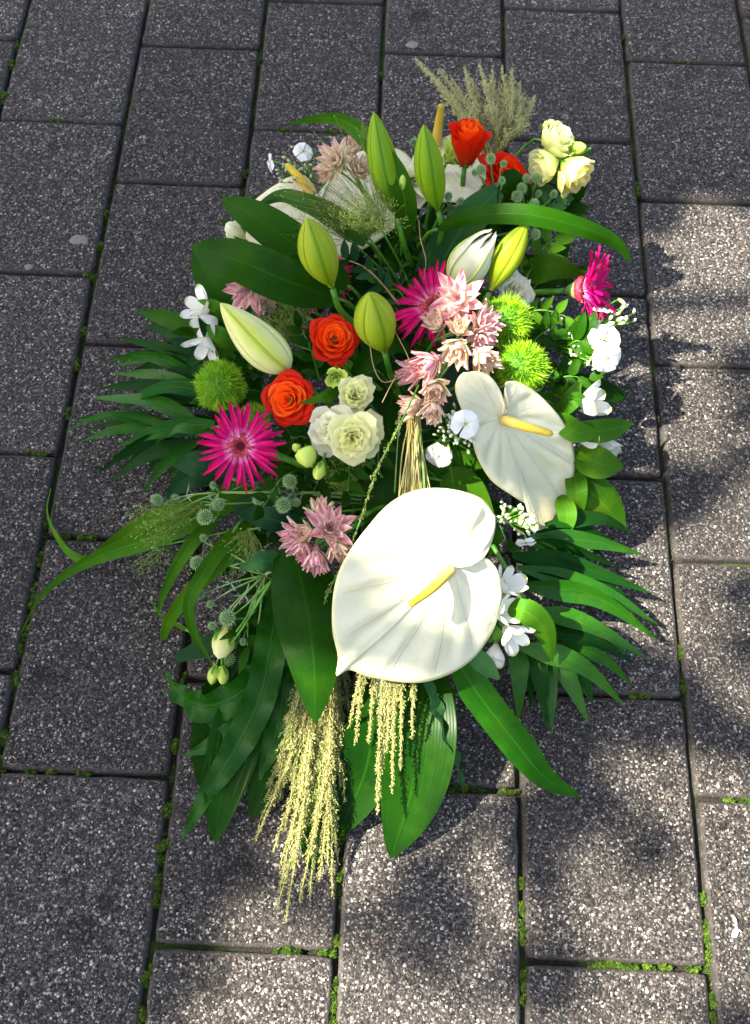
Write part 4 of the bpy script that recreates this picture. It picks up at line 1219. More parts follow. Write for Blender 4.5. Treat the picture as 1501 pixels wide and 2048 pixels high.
# --- millet straps trailing to the left
SG = 'long millet leaves'
lt('millet_leaf', 'long strap leaf trailing down to a hair-thin tip at far left', 'leaf', [(500, 985, .10), (400, 1030, .10), (290, 1080, .07), (200, 1112, .04), (130, 1150, .02), (80, 1195, .012), (60, 1230, .008), (42, 1268, .004)], 44, G_STRAP, SG, prof='taper', fold=.12, roll=(0, 10, 20, 40), n=50)
lt('millet_leaf', 'strap leaf with its thin tip hooking upwards at far left', 'leaf', [(470, 980, .09), (380, 1015, .09), (290, 1050, .06), (220, 1095, .035), (180, 1120, .02), (140, 1105, .012), (108, 1060, .008), (95, 1020, .005), (103, 975, .004)], 38, G_STRAP, SG, prof='taper', fold=.15, roll=(0, -10, 30, 60), n=50)
lt('millet_leaf', 'arched strap leaf ending beside the paver joint on the left', 'leaf', [(430, 1040, .10), (385, 1085, .11), (350, 1140, .085), (325, 1195, .05), (318, 1225, .035)], 28, G_STRAP, SG, prof='strap', fold=.15, n=36)
lt('millet_leaf', 'blunt cut strap leaf drooping left of the thistles', 'leaf', [(520, 1030, .11), (440, 1125, .12), (380, 1185, .10), (340, 1240, .06), (326, 1278, .03)], 36, G_STRAP, SG, prof='blunt', fold=.12, n=40)
lt('millet_leaf', 'drooping strap leaf that ends at the cream buds', 'leaf', [(470, 1060, .12), (405, 1150, .13), (378, 1210, .11), (392, 1275, .08), (426, 1330, .06)], 30, G_STRAP, SG, prof='strap', fold=.15, n=40)
lt('millet_leaf', 'thin yellowish stem scrap on the paver beside the strap leaves', 'leaf', [(378, 1262, .01), (345, 1245, .012), (322, 1232, .02), (302, 1198, .02)], 9, G_STRAP, SG, prof='strap', n=20, m=3)

# --- foliage around the middle
def sprig(label, base_px, tip_px, n, lpx, wpx, mat, group='filler sprigs', arcz=.02, smat=G_STEM):
    A, B = at(*base_px), at(*tip_px)
    root = thing('leafy_sprig', label, 'sprig', Matrix.Translation(A), group)
    S = catmull([A, A.lerp(B, .5) + Vector((0, 0, arcz)), B], 16)
    tube('stem', S, np.linspace(.0014, .0007, 16), smat, root, 5, root.matrix_basis.inverted())
    m = mpp(B)
    for k in range(n):
        t = .12 + .88 * k / (n - 1); p = Vector(S[min(15, int(t * 15))]); T = (B - A).normalized()
        side = imgdir(p, 0) * 0 + T.cross(tocam(p)).normalized() * (1 if k % 2 else -1)
        if k == n - 1: side *= .1
        d = (T * .75 + side * .9 + tocam(p) * random.uniform(-.35, .3)).normalized()
        L = lpx * m * random.uniform(.75, 1.1)
        blade('leaf', [p, p + d * L * .5 + tocam(p) * .1 * L, p + d * L], wpx * random.uniform(.85, 1.1), mat, root, prof='lance', fold=.1, n=8, m=5, roll=random.uniform(-35, 35))
sprig('sprig with paired oval leaflets on a brown stem above the round bud', (800, 610, .20), (672, 512, .235), 11, 42, 17, G_BLUE, None, .02, G_BROWN)
sprig('grey-green leafy sprig among the thistles at upper right', (1040, 520, .16), (1120, 390, .20), 9, 52, 22, G_SILV, None)
sprig('fresh green sprig under the white ruffled bloom', (1010, 640, .15), (1150, 640, .17), 9, 40, 18, G_ALST, None)
sprig('light green sprig below the drooping long leaf', (1050, 560, .16), (1120, 470, .19), 7, 50, 22, G_ALST, None)
sprig('leafy sprig behind the yellow lisianthus', (1040, 420, .14), (1125, 350, .19), 8, 50, 24, G_SILV, None)
sprig('green sprig between lily bud and orange rose', (640, 760, .16), (600, 655, .20), 8, 46, 20, G_FILL, None)
DX = [(560, 620), (620, 600), (520, 560), (470, 640), (700, 570), (760, 520), (800, 480), (720, 680), (640, 730), (560, 740), (770, 720), (820, 660), (700, 740), (800, 560), (850, 500), (900, 430), (960, 440), (1000, 500), (1060, 600), (1090, 560), (1020, 690),
      (1090, 680), (1130, 770), (990, 1050), (940, 930), (880, 900), (860, 960), (900, 1000), (600, 890), (560, 930), (650, 960), (700, 950), (720, 1000), (760, 900), (640, 1010), (560, 980), (500, 800), (440, 700), (430, 650), (480, 760), (530, 1080), (480, 1100), (520, 1180), (560, 1240), (500, 1250),
      (840, 420), (780, 420), (1120, 440), (1080, 400), (940, 380), (1150, 700), (680, 440), (560, 480), (500, 480), (1020, 450), (900, 640), (700, 620), (750, 600)]
ANCH = [(750, 300, 'upright lily buds'), (945, 510, 'opening white lily'), (633, 505, 'lily bud by the grass mist'), (515, 675, 'pale lily bud'), (745, 640, 'round lily bud'), (670, 672, 'orange-red rose'), (572, 798, 'wide open orange rose'), (1018, 340, 'red-orange rose'), (482, 892, 'magenta left gerbera'), (868, 612, 'half hidden gerbera'), (706, 880, 'large pale lisianthus'),
        (441, 772, 'left pompom'), (1012, 642, 'upper right pompom'), (1045, 735, 'lower right pompom'), (640, 1070, 'front pink bracts'), (1040, 900, 'shaded anthurium'), (840, 1150, 'large front anthurium'), (870, 740, 'cream bud cluster'), (1042, 582, 'white ruffled lisianthus'), (640, 420, 'rear anthurium'), (520, 530, 'broad left lily leaves'), (1190, 600, 'side-on gerbera'), (470, 1160, 'hanging sea holly'), (578, 990, 'middle sea holly'), (832, 372, 'creamy white lisianthus')]
used = set()
def filler_label(px, py):
    for (ax_, ay, nm) in sorted(ANCH, key=lambda a: (a[0] - px) ** 2 + (a[1] - py) ** 2):
        dx, dy = px - ax_, py - ay
        side = ('right of' if dx > 0 else 'left of') if abs(dx) > abs(dy) else ('below' if dy > 0 else 'above')
        for kind in ('dark leafy filler sprig deep %s the %s', ):
            l = kind % (side, nm)
            if l not in used: used.add(l); return l
for i, (px, py) in enumerate(DX):
    z = random.uniform(.10, .15) if py < 1000 else random.uniform(.05, .08)
    a = math.atan2(py - 760, (px - 800) * 1.2 + .1) + random.uniform(-.7, .7); L = random.uniform(60, 100)
    sprig(filler_label(px, py), (px - math.cos(a) * L * .6, py - math.sin(a) * L * .6, z - .02), (px + math.cos(a) * L * .5, py + math.sin(a) * L * .5, z + .01), random.choice((7, 8, 9)), random.uniform(45, 70), random.uniform(20, 30), random.choice((G_FILL, G_FILL, G_BLUE, G_LILY)))
used2 = set()
for i in range(46):
    while True:
        px, py = random.uniform(430, 1130), random.uniform(400, 1090)
        if ((px - 790) / 350) ** 2 + ((py - 745) / 360) ** 2 < 1 and not (660 < px < 1150 and py > 830): break
    cand = sorted(((a[0] - px) ** 2 + (a[1] - py) ** 2, a[2], ('right of' if px > a[0] else 'left of') if abs(px - a[0]) > abs(py - a[1]) else ('below' if py > a[1] else 'above')) for a in ANCH)
    lab = next(l for l in ('small-leaved green filler sprig %s the %s' % (sd, nm) for _, nm, sd in cand) if l not in used2); used2.add(lab)
    z = random.uniform(.12, .17); a = random.uniform(0, 6.28); L = random.uniform(45, 75)
    sprig(lab, (px - math.cos(a) * L * .5, py - math.sin(a) * L * .5, z - .03), (px + math.cos(a) * L * .5, py + math.sin(a) * L * .5, z + .012), random.choice((9, 11, 13)), random.uniform(24, 38), random.uniform(9, 15), random.choice((G_FILL, G_ALST, G_LILY, G_IVY)))
LG = 'lily leaves'
lt('lily_leaf', 'broad lily leaf pointing left below the upper dark leaf', 'leaf', [(682, 600, .20), (575, 562, .245), (475, 520, .255), (383, 494, .235)], 92, G_LILY, LG, prof='lily', fold=.08, n=30, m=9)
lt('lily_leaf', 'upper broad lily leaf pointing left towards the white spathe', 'leaf', [(700, 575, .18), (610, 505, .225), (520, 440, .25), (444, 398, .245)], 82, G_LILY, LG, prof='lily', fold=.08, n=30, m=9)
lt('lily_leaf', 'dark lily leaf in shade under the broad left-pointing leaf', 'leaf', [(500, 640, .14), (440, 580, .165), (388, 500, .165)], 70, G_LILY, LG, prof='lily', fold=.08)
lt('lily_leaf', 'long narrow lily leaf arching right to a drooping tip', 'leaf', [(872, 460, .235), (950, 432, .28), (1060, 430, .30), (1165, 456, .285), (1232, 485, .255), (1264, 525, .225)], 42, G_LILY, LG, prof='lily', fold=-.10, n=40, m=7)
lt('strap_leaf', 'green strap leaf bending over to the left at the top', 'leaf', [(806, 470, .20), (812, 410, .26), (790, 345, .295), (742, 285, .315), (690, 243, .305), (640, 236, .28), (580, 247, .25)], 46, G_STRAP, prof='strap', fold=.12, roll=(0, 0, 25, 45), n=44)
lt('strap_leaf', 'dull grey-green strap leaf lying across the rear white spathe', 'leaf', [(735, 485, .20), (665, 432, .25), (605, 402, .262), (560, 392, .25), (512, 414, .225)], 46, G_GREY, prof='strap', fold=-.10, n=36)
r = lt('folded_leaf', 'wide ribbed leaf folded over, behind the long narrow leaf', 'leaf', [(862, 580, .12), (895, 505, .19), (945, 432, .245), (998, 380, .268)], 96, G_SILV, prof='blunt', fold=.03, n=28, m=11)
blade('fold', [at(996, 382, .268), at(1015, 385, .262), at(1022, 410, .235), at(1020, 450, .19)], 92, G_ASPI, r, prof='strap', fold=.03, roll=0, n=14, m=7)
lt('broad_leaf', 'small broad leaf left of the magenta side-on gerbera', 'leaf', [(1048, 560, .15), (1100, 533, .185), (1168, 552, .165)], 56, G_IVY, prof='lance', fold=.1)
lt('ivy_leaf', 'ivy leaf between the two white anthuriums', 'leaf', [(962, 880, .125), (930, 915, .14), (878, 955, .12)], 84, G_IVY, prof='ovate', fold=.1)
lt('ivy_leaf', 'ivy leaf right above the rim of the large anthurium', 'leaf', [(880, 960, .12), (935, 972, .135), (990, 1030, .11)], 64, G_IVY, prof='ovate', fold=.1)
lt('small_leaf', 'bright pointed leaf between the rose and the pale lisianthus', 'leaf', [(692, 775, .20), (650, 793, .245), (598, 808, .25)], 27, G_ALST, prof='lance', fold=.14)
lt('dark_leaf', 'dark pointed leaf in shadow right of the lower green pompom', 'leaf', [(1110, 760, .10), (1180, 783, .09), (1257, 792, .055)], 64, G_ASPI, prof='lance', fold=.06)
lt('lily_leaf', 'curled leaf rolled over beside the pink bud cluster', 'leaf', [(700, 770, .17), (740, 715, .20), (790, 690, .20), (822, 705, .18)], 40, G_LILY, LG, prof='lily', fold=.2)
lt('small_leaf', 'short leaf under the white alstroemeria at upper left', 'leaf', [(440, 690, .13), (340, 640, .125), (272, 623, .10)], 36, G_LILY, prof='lance', fold=.12)

# --- anthuriums
anthurium('large white anthurium in full sun at the front', [(914,1128),(945,1122),(972,1105),(987,1070),(989,1032),(968,1001),(930,983),(885,976),(838,982),(795,1004),(750,1044),(706,1098),(680,1150),(668,1205),(667,1265),(678,1318),(675,1354),(700,1343),(742,1358),(800,1367),(862,1363),(922,1340),(966,1306),(996,1260),(1009,1205),(1006,1165),(992,1133),(966,1114),(935,1126)],
          (905, 1134), .235, lambda P: (facing(P, 325, 31)), ((898, 1137, 0), (818, 1211, .03)), .0066, cup=-.02, pucker=.034, seed=1, spade_lift=.016)
anthurium('white anthurium half in shade with a curled tip, right of centre', [(1001,812),(996,780),(978,752),(950,740),(924,748),(912,775),(922,815),(938,850),(944,885),(956,922),(984,962),(1032,996),(1072,1024),(1084,1052),(1084,1106),(1112,1058),(1138,1005),(1152,945),(1149,890),(1122,838),(1080,790),(1036,764),(1008,764),(1012,790),(1010,815)],
          (1003, 836), .215, lambda P: (facing(P, 325, 36)), ((1005, 838, 0), (1107, 868, .03)), .0064, cup=-.05, pucker=.02, seed=5, spade_lift=.018)
anthurium('white anthurium at the back under grass hairs and dark leaves', [(640,408),(625,372),(602,352),(560,365),(515,395),(480,428),(452,470),(500,500),(560,515),(640,520),(720,500),(790,455),(832,400),(838,345),(815,305),(780,292),(730,300),(690,320),(660,365)],
          (628, 398), .195, lambda P: (facing(P, 90, 20)), ((626, 392, 0), (572, 327, .03)), .0072, cup=-.04, pucker=.012, seed=9)
anthurium('anthurium seen from behind its yellow spadix at the top', [(876,296),(900,276),(940,280),(968,305),(975,350),(950,395),(905,410),(850,400),(820,365),(822,318),(850,288)],
          (874, 300), .20, lambda P: (facing(P, 85, 62)), ((873, 288, .0), (884, 208, .07)), .0072, cup=.02, pucker=.01, seed=12, spade_lift=None)

# --- roses
rose(670, 672, .255, 54, 80, 14, 'orange-red rose beside the round green lily bud', [P_ROSEO, P_ROSEO, P_ROSE, P_ROSER], 20, N=29, tall=.78, outer=.68, flare=.55, curl0=.4, inner=.05, point=.05)
rose(572, 798, .245, 54, 170, 16, 'wide open orange rose above the magenta gerbera', [P_ROSEO, P_ROSEO, P_ROSER], 80, N=30, tall=.74, outer=.72, flare=.6, curl0=.4, inner=.05, point=.05)
rose(934, 300, .275, 47, 82, 62, 'tall orange rose bloom seen from the side at the top', [P_ROSEO, P_ROSEO, P_ROSE, P_ROSER], 50, N=24, tall=2.1, outer=.60, flare=.5, drop=.12, lip=.8)
rose(1018, 338, .26, 56, 50, 48, 'red-orange rose behind the small sea holly heads', [P_ROSE, P_ROSER, P_ROSER], 10, tall=1.0, outer=.70, flare=.6, curl0=.25, point=.12)

# --- gerberas
gerbera(482, 892, .225, 88, 200, 8, 'magenta spider gerbera facing up on the left', 0, 58, .06)
gerbera(868, 612, .205, 92, 130, 26, 'magenta gerbera half hidden behind the pink bracts', 10, 54, .05)
gerbera(1160, 580, .17, 88, 4, 74, 'magenta gerbera turned sideways at the right edge', 0, 56, .55)
gerbera(640, 560, .15, 74, 110, 30, 'magenta gerbera buried under the broad lily leaf', 0, 40, .05)

# --- lily buds
lily_bud((748, 224, .35), (795, 432, .235), 62, 'upright green lily bud left of the other at the top', B_GREEN, .46)
lily_bud((848, 249, .355), (876, 418, .25), 60, 'upright green lily bud in front of the yellow spadix', B_GREEN, .46)
lily_bud((614, 436, .335), (664, 572, .255), 76, 'yellow-green lily bud between the leaves left of the grass mist', B_LIME, .5)
lily_bud((441, 606, .275), (578, 740, .235), 84, 'large pale lily bud lying on the left, pointing up left', B_PALE, .36)
lily_bud((739, 585, .32), (769, 702, .235), 84, 'fat round lily bud right of the orange-red rose', B_LIME, .52)
lily_bud((1054, 446, .285), (982, 580, .225), 58, 'green lily bud leaning right beside the opening white lily', B_LIME, .5)
# opening white lily: three tepals parted at the tip
A, B = at(906, 572, .225), at(990, 462, .285)
ax = (B - A); L = ax.length; ax.normalize()
root = thing('lily_bud', 'white lily bud just opening, above the pink bracts', 'lily bud', frame(A, ax, 30), 'lily buds')
P_LILY = petal_mat('lily_tepal', [(0.0, (.46, .56, .16)), (.3, (.72, .74, .42)), (1.0, (.82, .82, .70))], .45, .25, .06, (.6, .66, .3))
G_RIB = plain_mat('lily_tepal_rib', (.34, .44, .06), (.42, .52, .10), .45)
rw = 40 * mpp(A.lerp(B, .5))
for k in range(6):
    a0 = k * 1.0472; outer = k % 2 == 0
    V, U = [], []
    for i in range(16):
        t = i / 15
        pr = math.sin(math.pi * t ** .8) ** .75 * (1 if outer else .86)
        pr = max(pr, .12 * (1 - t))
        if t > .72: pr += (t - .72) * (1.3 if k == 2 else .55 if outer else .3)
        hw = (.85 if outer else .6) * (1 - .8 * max(0, t - .6) / .4)
        for j in range(9):
            s = -1 + 2 * j / 8; a = a0 + s * hw
            V.append((rw * pr * math.cos(a), rw * pr * math.sin(a), L * t * (1.0 if outer else .96) * (1 - .05 * s * s))); U.append((t, (s + 1) / 2))
    o = link('tepal', mesh_data('tepal', V, grid_faces(16, 9), P_LILY, U), root)
    if outer:
        S = [np.array(V[i * 9 + 4]) * np.array([1.03, 1.03, 1]) for i in range(1, 15)]
        Vs, Fs, Us = tube_geo(S, np.linspace(.0016, .0007, 14), 6); link('rib', mesh_data('rib', Vs, Fs, G_RIB, Us), o)
stem_to_foam(root, A, ax, .0036, G_STEM, .035)

# --- lisianthus
lisianthus(712, 786, .25, 42, 60, 14, 'pale green frilled lisianthus above the larger one', P_LISI, N=22, spin=20)
lisianthus(706, 880, .25, 53, 280, 10, 'large open pale green lisianthus at the centre left', P_LISI, N=22, flare=.85, spin=40, ruffle=.07)
lisianthus(742, 862, .235, 46, 20, 34, 'pale lisianthus petals behind the large open one', P_LISI, N=14, flare=.9, spin=10)
lisianthus(652, 858, .24, 50, 190, 18, 'white lisianthus left of the large pale green one', P_LISW, N=14, flare=.95, spin=70, ruffle=.05)
lisianthus(668, 758, .25, 28, 250, 20, 'small half-open green lisianthus under the orange-red rose', P_LISG, N=9, flare=.5)
lisianthus(1113, 280, .25, 44, 42, 62, 'pale lisianthus highest of the upper right cluster', P_LISI, N=13, flare=.30, tall=1.35, ruffle=.035, wide=1.15, outer=.78, drop=.15, curl0=.1)
lisianthus(1088, 334, .235, 42, 200, 66, 'pale lisianthus left of the cluster, behind a blue leaf', P_LISI, N=13, flare=.30, tall=1.35, ruffle=.035, wide=1.15, outer=.78, drop=.15, curl0=.1)
lisianthus(1150, 346, .235, 46, 320, 72, 'yellowish lisianthus showing its green calyx at the right', P_LISY, N=13, flare=.30, tall=1.35, ruffle=.035, wide=1.15, outer=.78, drop=.15, curl0=.1)
lisianthus(832, 372, .235, 48, 320, 24, 'creamy white lisianthus under the upright lily bud', P_LISW, N=18, flare=.9, spin=15)
lisianthus(900, 306, .25, 34, 70, 50, 'lime green lisianthus left of the tall orange rose', P_LISG, N=8, flare=.9, tall=1.5)
lisianthus(1042, 582, .205, 48, 15, 42, 'white ruffled lisianthus right of the green lily bud', P_LISW, N=20, flare=.8, ruffle=.11)
def bud_spray(label, root_px, buds):
    j = at(*root_px); root = thing('lisianthus_buds', label, 'flower buds', Matrix.Translation(j), 'lisianthus bud sprays')
    inv = root.matrix_basis.inverted(); f = foam_point(j)
    tube('stem', catmull([f, f.lerp(j, .5) + Vector((0, 0, .012)), j], 8), .0018, G_STEM, root, 6, inv)
    for (px, py, z, lpx, wpx, phi, th, mt) in buds:
        P = at(px, py, z); ax = facing(P, phi, th); m = mpp(P); b = P - ax * lpx * m * .5
        small_bud(root, b, ax, lpx * m, wpx * m * .5, mt)
        tube('pedicel', catmull([j, j.lerp(b, .6) + Vector((0, 0, .006)), b - ax * .01, b], 8), .0013, G_STEM, root, 6, inv)
bud_spray('three round green buds left of the white lisianthus', (660, 890, .17), [(613, 913, .235, 44, 44, 150, 30, P_LISG), (594, 895, .23, 22, 18, 150, 60, P_LISG), (639, 942, .225, 42, 26, 250, 60, P_LISG)])
bud_spray('cream buds hanging on long stems at lower left', (545, 1160, .13), [(446, 1286, .085, 66, 46, 255, 76, P_LISI), (428, 1350, .07, 40, 24, 255, 78, P_LISG), (446, 1352, .075, 40, 24, 275, 78, P_LISG)])
bud_spray('two green buds beside the upper right lisianthus', (1080, 370, .19), [(1157, 296, .245, 36, 26, 10, 60, P_LISG), (1092, 252, .26, 22, 14, 80, 70, P_LISG)])
bud_spray('slim green bud on a dark stem under the upright lily buds', (825, 440, .2), [(806, 365, .285, 34, 17, 90, 60, P_LISG)])
bud_spray('cream bud peeking out by the left alstroemeria', (470, 500, .17), [(470, 462, .215, 50, 34, 140, 60, P_LISW)])

# --- blushing bride sprays
bride('pale pink bract flowers at the top beside the strap leaf', [(668, 318, .265, 48, 150, 40, .75, 0), (706, 296, .285, 34, 80, 50, .15, 0), (722, 338, .26, 40, 60, 35, .5, 0), (655, 345, .245, 30, 200, 40, .6, 0)])
bride('pink bract flower just under the broad left lily leaf', [(492, 580, .225, 52, 200, 20, .85, 1), (530, 600, .205, 34, 320, 40, .4, 0)])
bride('open pink bract flowers below the opening white lily', [(914, 594, .285, 60, 120, 14, .9, 1), (972, 645, .265, 48, 20, 48, .7, 1), (962, 676, .265, 38, 310, 40, .7, 1)])
bride('cluster of closed cream and pink buds left of the shaded anthurium', [(915, 700, .27, 55, 250, 40, .22, 0), (872, 645, .27, 44, 130, 45, .2, 0), (920, 655, .28, 42, 80, 30, .15, 0), (968, 715, .265, 55, 315, 50, .2, 0), (856, 728, .265, 60, 210, 50, .22, 1), (824, 746, .25, 49, 190, 60, .15, 1), (872, 780, .26, 55, 260, 35, .18, 0), (826, 808, .24, 47, 190, 60, .12, 0), (866, 818, .25, 44, 255, 50, .15, 0)])
bride('pink bract flowers left of the large front anthurium', [(662, 1052, .22, 56, 60, 20, .7, 1), (588, 1072, .20, 48, 185, 62, .3, 1), (606, 1098, .20, 42, 255, 55, .25, 1), (632, 1118, .20, 48, 268, 62, .16, 1), (676, 1098, .205, 42, 290, 55, .2, 0), (640, 1020, .205, 40, 90, 60, .4, 0), (612, 1065, .21, 40, 200, 40, .2, 0)])

# --- pompoms
pompom(441, 772, .20, 53, 120, 10, 'green pompom flower above the left gerbera')
pompom(508, 838, .17, 34, 60, 10, 'small green pompom peeking out behind the left gerbera')
pompom(1012, 642, .225, 54, 40, 20, 'upper green pompom flower beside the pink bracts')
pompom(1045, 735, .225, 54, 320, 15, 'lower green pompom flower above the shaded anthurium')

# --- sea holly
sea_holly('sea holly spray reaching furthest left over the paving', (440, 985, .12), [(314, 1000, .125, 16, 150, 40), (350, 997, .115, 11, 90, 40), (350, 1030, .115, 11, 230, 30), (410, 1034, .14, 21, 220, 20), (437, 1009, .135, 17, 60, 30), (426, 970, .13, 9, 90, 40)])
sea_holly('sea holly heads just below the magenta gerbera', (600, 985, .13), [(518, 998, .155, 16, 200, 35), (580, 963, .165, 19, 100, 25), (567, 1010, .165, 21, 250, 20), (592, 1005, .155, 12, 0, 35), (571, 978, .15, 7, 0, 30)])
sea_holly('sea holly heads hanging lowest on the left', (530, 1150, .11), [(395, 1126, .115, 19, 200, 30), (407, 1076, .12, 10, 120, 40), (400, 1188, .105, 14, 190, 40), (421, 1208, .10, 10, 220, 50), (455, 1236, .115, 21, 240, 25), (425, 1252, .10, 11, 200, 40), (460, 1320, .07, 16, 240, 40), (513, 1325, .08, 11, 290, 40), (487, 1283, .085, 10, 260, 40)])
sea_holly('sea holly heads in front of the red-orange rose', (990, 430, .2), [(982, 317, .315, 13, 90, 45), (1008, 327, .305, 9, 60, 45), (962, 340, .30, 14, 100, 40), (1004, 361, .29, 10, 90, 40), (950, 345, .29, 9, 150, 40)])
sea_holly('sea holly heads right of the folded ribbed leaf', (1050, 460, .18), [(1053, 357, .275, 11, 90, 45), (1073, 355, .275, 13, 80, 45), (1044, 377, .27, 14, 100, 35), (1035, 393, .265, 15, 120, 30), (1068, 407, .255, 13, 60, 35), (1108, 388, .25, 10, 60, 45), (1077, 387, .255, 9, 80, 40), (1072, 469, .22, 13, 80, 40), (1110, 425, .23, 8, 40, 40)])
sea_holly('tiny sea holly heads around the upright lily buds', (880, 430, .2), [(828, 285, .30, 10, 100, 50), (897, 393, .26, 12, 80, 35), (921, 403, .255, 11, 60, 35), (935, 410, .25, 8, 40, 35)])

# --- phlox
phlox('white phlox at the upper left beyond the rear anthurium', (640, 375, .17), [(607, 303, .225, 21, 80, 25), (541, 326, .20, 20, 185, 78)], [(588, 330, .22, 16, 110, 30), (605, 335, .22, 16, 60, 30), (570, 340, .21, 16, 190, 50), (575, 318, .215, 14, 130, 50)], 26, 26)
phlox('sunlit white phlox with many buds at the right edge', (1090, 690, .13), [(1210, 676, .175, 34, 60, 24), (1215, 716, .17, 33, 300, 30), (1203, 618, .175, 20, 80, 78)], [(1180, 640, .17, 22, 80, 40), (1200, 640, .175, 22, 60, 40), (1230, 645, .17, 26, 20, 60), (1248, 634, .165, 24, 30, 70), (1165, 655, .165, 20, 120, 40), (1160, 708, .155, 20, 200, 50), (1185, 720, .155, 20, 260, 50), (1205, 738, .15, 26, 280, 70)], 44, 30)
phlox('white phlox flower beside the straw stems', (900, 880, .17), [(931, 848, .245, 31, 20, 12), (878, 912, .20, 29, 240, 40), (868, 905, .195, 20, 120, 60)], [(905, 820, .235, 24, 110, 40), (895, 850, .23, 22, 180, 30), (900, 875, .22, 22, 230, 40), (870, 845, .215, 18, 180, 45), (915, 890, .22, 24, 280, 50), (945, 885, .22, 22, 300, 50)], 36, 24)
phlox('phlox bud clusters below the shaded anthurium', (1010, 1040, .12), [(1052, 1086, .155, 22, 275, 70)], [(1050, 1030, .18, 24, 40, 35), (1070, 1040, .175, 24, 0, 50), (1040, 1050, .175, 24, 240, 40), (1060, 1052, .175, 24, 290, 45), (1045, 1012, .175, 22, 90, 45), (1005, 1015, .15, 20, 120, 40), (1000, 1045, .14, 20, 220, 45), (1010, 1030, .15, 18, 180, 40)], 46, 20)
phlox('green phlox buds without open flowers right of the pompoms', (1080, 650, .13), [], [(1095, 610, .17, 16, 80, 40), (1125, 640, .165, 16, 40, 40), (1105, 660, .16, 16, 200, 40), (1150, 690, .155, 16, 330, 40)], 30, 24)

# --- alstroemeria
alstroemeria('white alstroemeria blooms at the left edge of the bouquet', (470, 660, .14), [(398, 612, .19, 56, 150, 62, .55), (415, 650, .185, 58, 215, 66, .5), (408, 696, .175, 56, 245, 70, .6)],
    [([(455, 650, .17), (435, 615, .20), (395, 600, .19)], 26, {}), ([(480, 690, .18), (440, 670, .195), (412, 652, .18)], 34, {}), ([(490, 700, .17), (450, 685, .18), (400, 682, .165)], 26, {}), ([(470, 720, .15), (430, 690, .17), (428, 640, .18)], 26, {})])
alstroemeria('white alstroemeria among pale leaves at the right', (1110, 850, .13), [(1180, 806, .16, 72, 15, 72, .35), (1182, 880, .145, 66, 350, 76, .2), (1212, 892, .13, 56, 300, 72, .3)],
    [([(1112, 830, .15), (1140, 800, .17), (1162, 758, .16)], 32, {}), ([(1110, 835, .15), (1150, 800, .175), (1180, 800, .165)], 34, {}), ([(1112, 830, .17), (1150, 862, .18), (1206, 868, .165)], 46, {}), ([(1140, 860, .165), (1200, 862, .17), (1268, 846, .14)], 48, {}),
     ([(1150, 900, .13), (1195, 925, .145), (1248, 934, .12)], 66, {'fold': .12}), ([(1140, 950, .10), (1195, 995, .10), (1252, 1062, .045)], 76, {'fold': .08}), ([(1150, 930, .11), (1155, 985, .12), (1165, 1030, .09)], 44, {}), ([(1120, 990, .1), (1135, 1030, .11), (1128, 1080, .08)], 40, {})])
alstroemeria('white alstroemeria blooms tucked behind the big anthurium on its right', (985, 1190, .13), [(1020, 1168, .165, 58, 40, 60, .5), (1010, 1225, .155, 58, 10, 60, .4), (1025, 1272, .135, 62, 310, 66, .45), (990, 1308, .12, 50, 265, 72, .25)],
    [([(1000, 1215, .14), (1050, 1222, .16), (1088, 1258, .135), (1106, 1325, .08)], 54, {'fold': -.1, 'n': 26}), ([(960, 1280, .12), (985, 1265, .15), (1010, 1280, .13)], 34, {})])

# --- seed plumes
def fan(base, tips, mid_z, bend=0, spread=18):
    out = []
    for (tx, ty, tz) in tips:
        bx, by, bz = base[0] + random.uniform(-spread, spread), base[1] + random.uniform(-6, 6), base[2] + random.uniform(-.01, .01)
        out.append([(bx, by, bz), (bx * .55 + tx * .45 + bend + random.gauss(0, 11), by * .55 + ty * .45, mid_z + random.uniform(-.01, .01)), (tx, ty, tz)])
    return out
plume('grass_plume', 'dull green grass plume fanning out at the very top', 'grass plume', (985, 320, .2),
      fan((985, 315, .20), [(832, 118, .16), (905, 160, .17), (865, 150, .15), (930, 135, .18), (960, 130, .19), (985, 140, .2), (1005, 135, .2), (1025, 140, .2), (1040, 165, .19), (1052, 195, .18), (1045, 230, .17), (950, 180, .16), (1015, 180, .2), (1070, 192, .13), (890, 175, .16), (945, 160, .18), (970, 170, .19), (1000, 165, .2), (1030, 190, .19), (920, 190, .16), (880, 140, .16)], .24, 4), M_SEEDD, wpx=34, start=.12, dens=1.6)
low = fan((650, 1270, .095), [(572, 1842, .01), (600, 1800, .015), (628, 1745, .02), (548, 1700, .015), (520, 1640, .012), (665, 1790, .01), (640, 1700, .03), (585, 1720, .03), (610, 1660, .04), (655, 1640, .05), (560, 1600, .03), (680, 1570, .06), (630, 1600, .06), (535, 1560, .02), (590, 1560, .05), (668, 1490, .08), (620, 1790, .015), (512, 1680, .01), (690, 1480, .07), (700, 1420, .08), (610, 1500, .07), (530, 1600, .02), (640, 1760, .02), (676, 1720, .02), (560, 1780, .012), (690, 1600, .05), (600, 1620, .05), (645, 1560, .07), (570, 1660, .03)], .085, 6, 26)
low = low + [[c[0], (c[1][0] + random.gauss(0, 12), c[1][1] + random.gauss(0, 12), c[1][2] + random.uniform(-.015, .01)), (c[2][0] + random.gauss(0, 14), c[2][1] - random.uniform(20, 110), c[2][2] + .012)] for c in low[::2]]
plume('golden_seed_plume', 'large golden seed plume trailing down at the front', 'seed plume', (670, 1350, .14), [(c, {'mat': random.choice((M_SEEDY, M_SEEDG, M_SEEDY)), 'dens': random.uniform(.95, 1.3)}) for c in low], M_SEEDY, wpx=42, start=.06)
mid = []
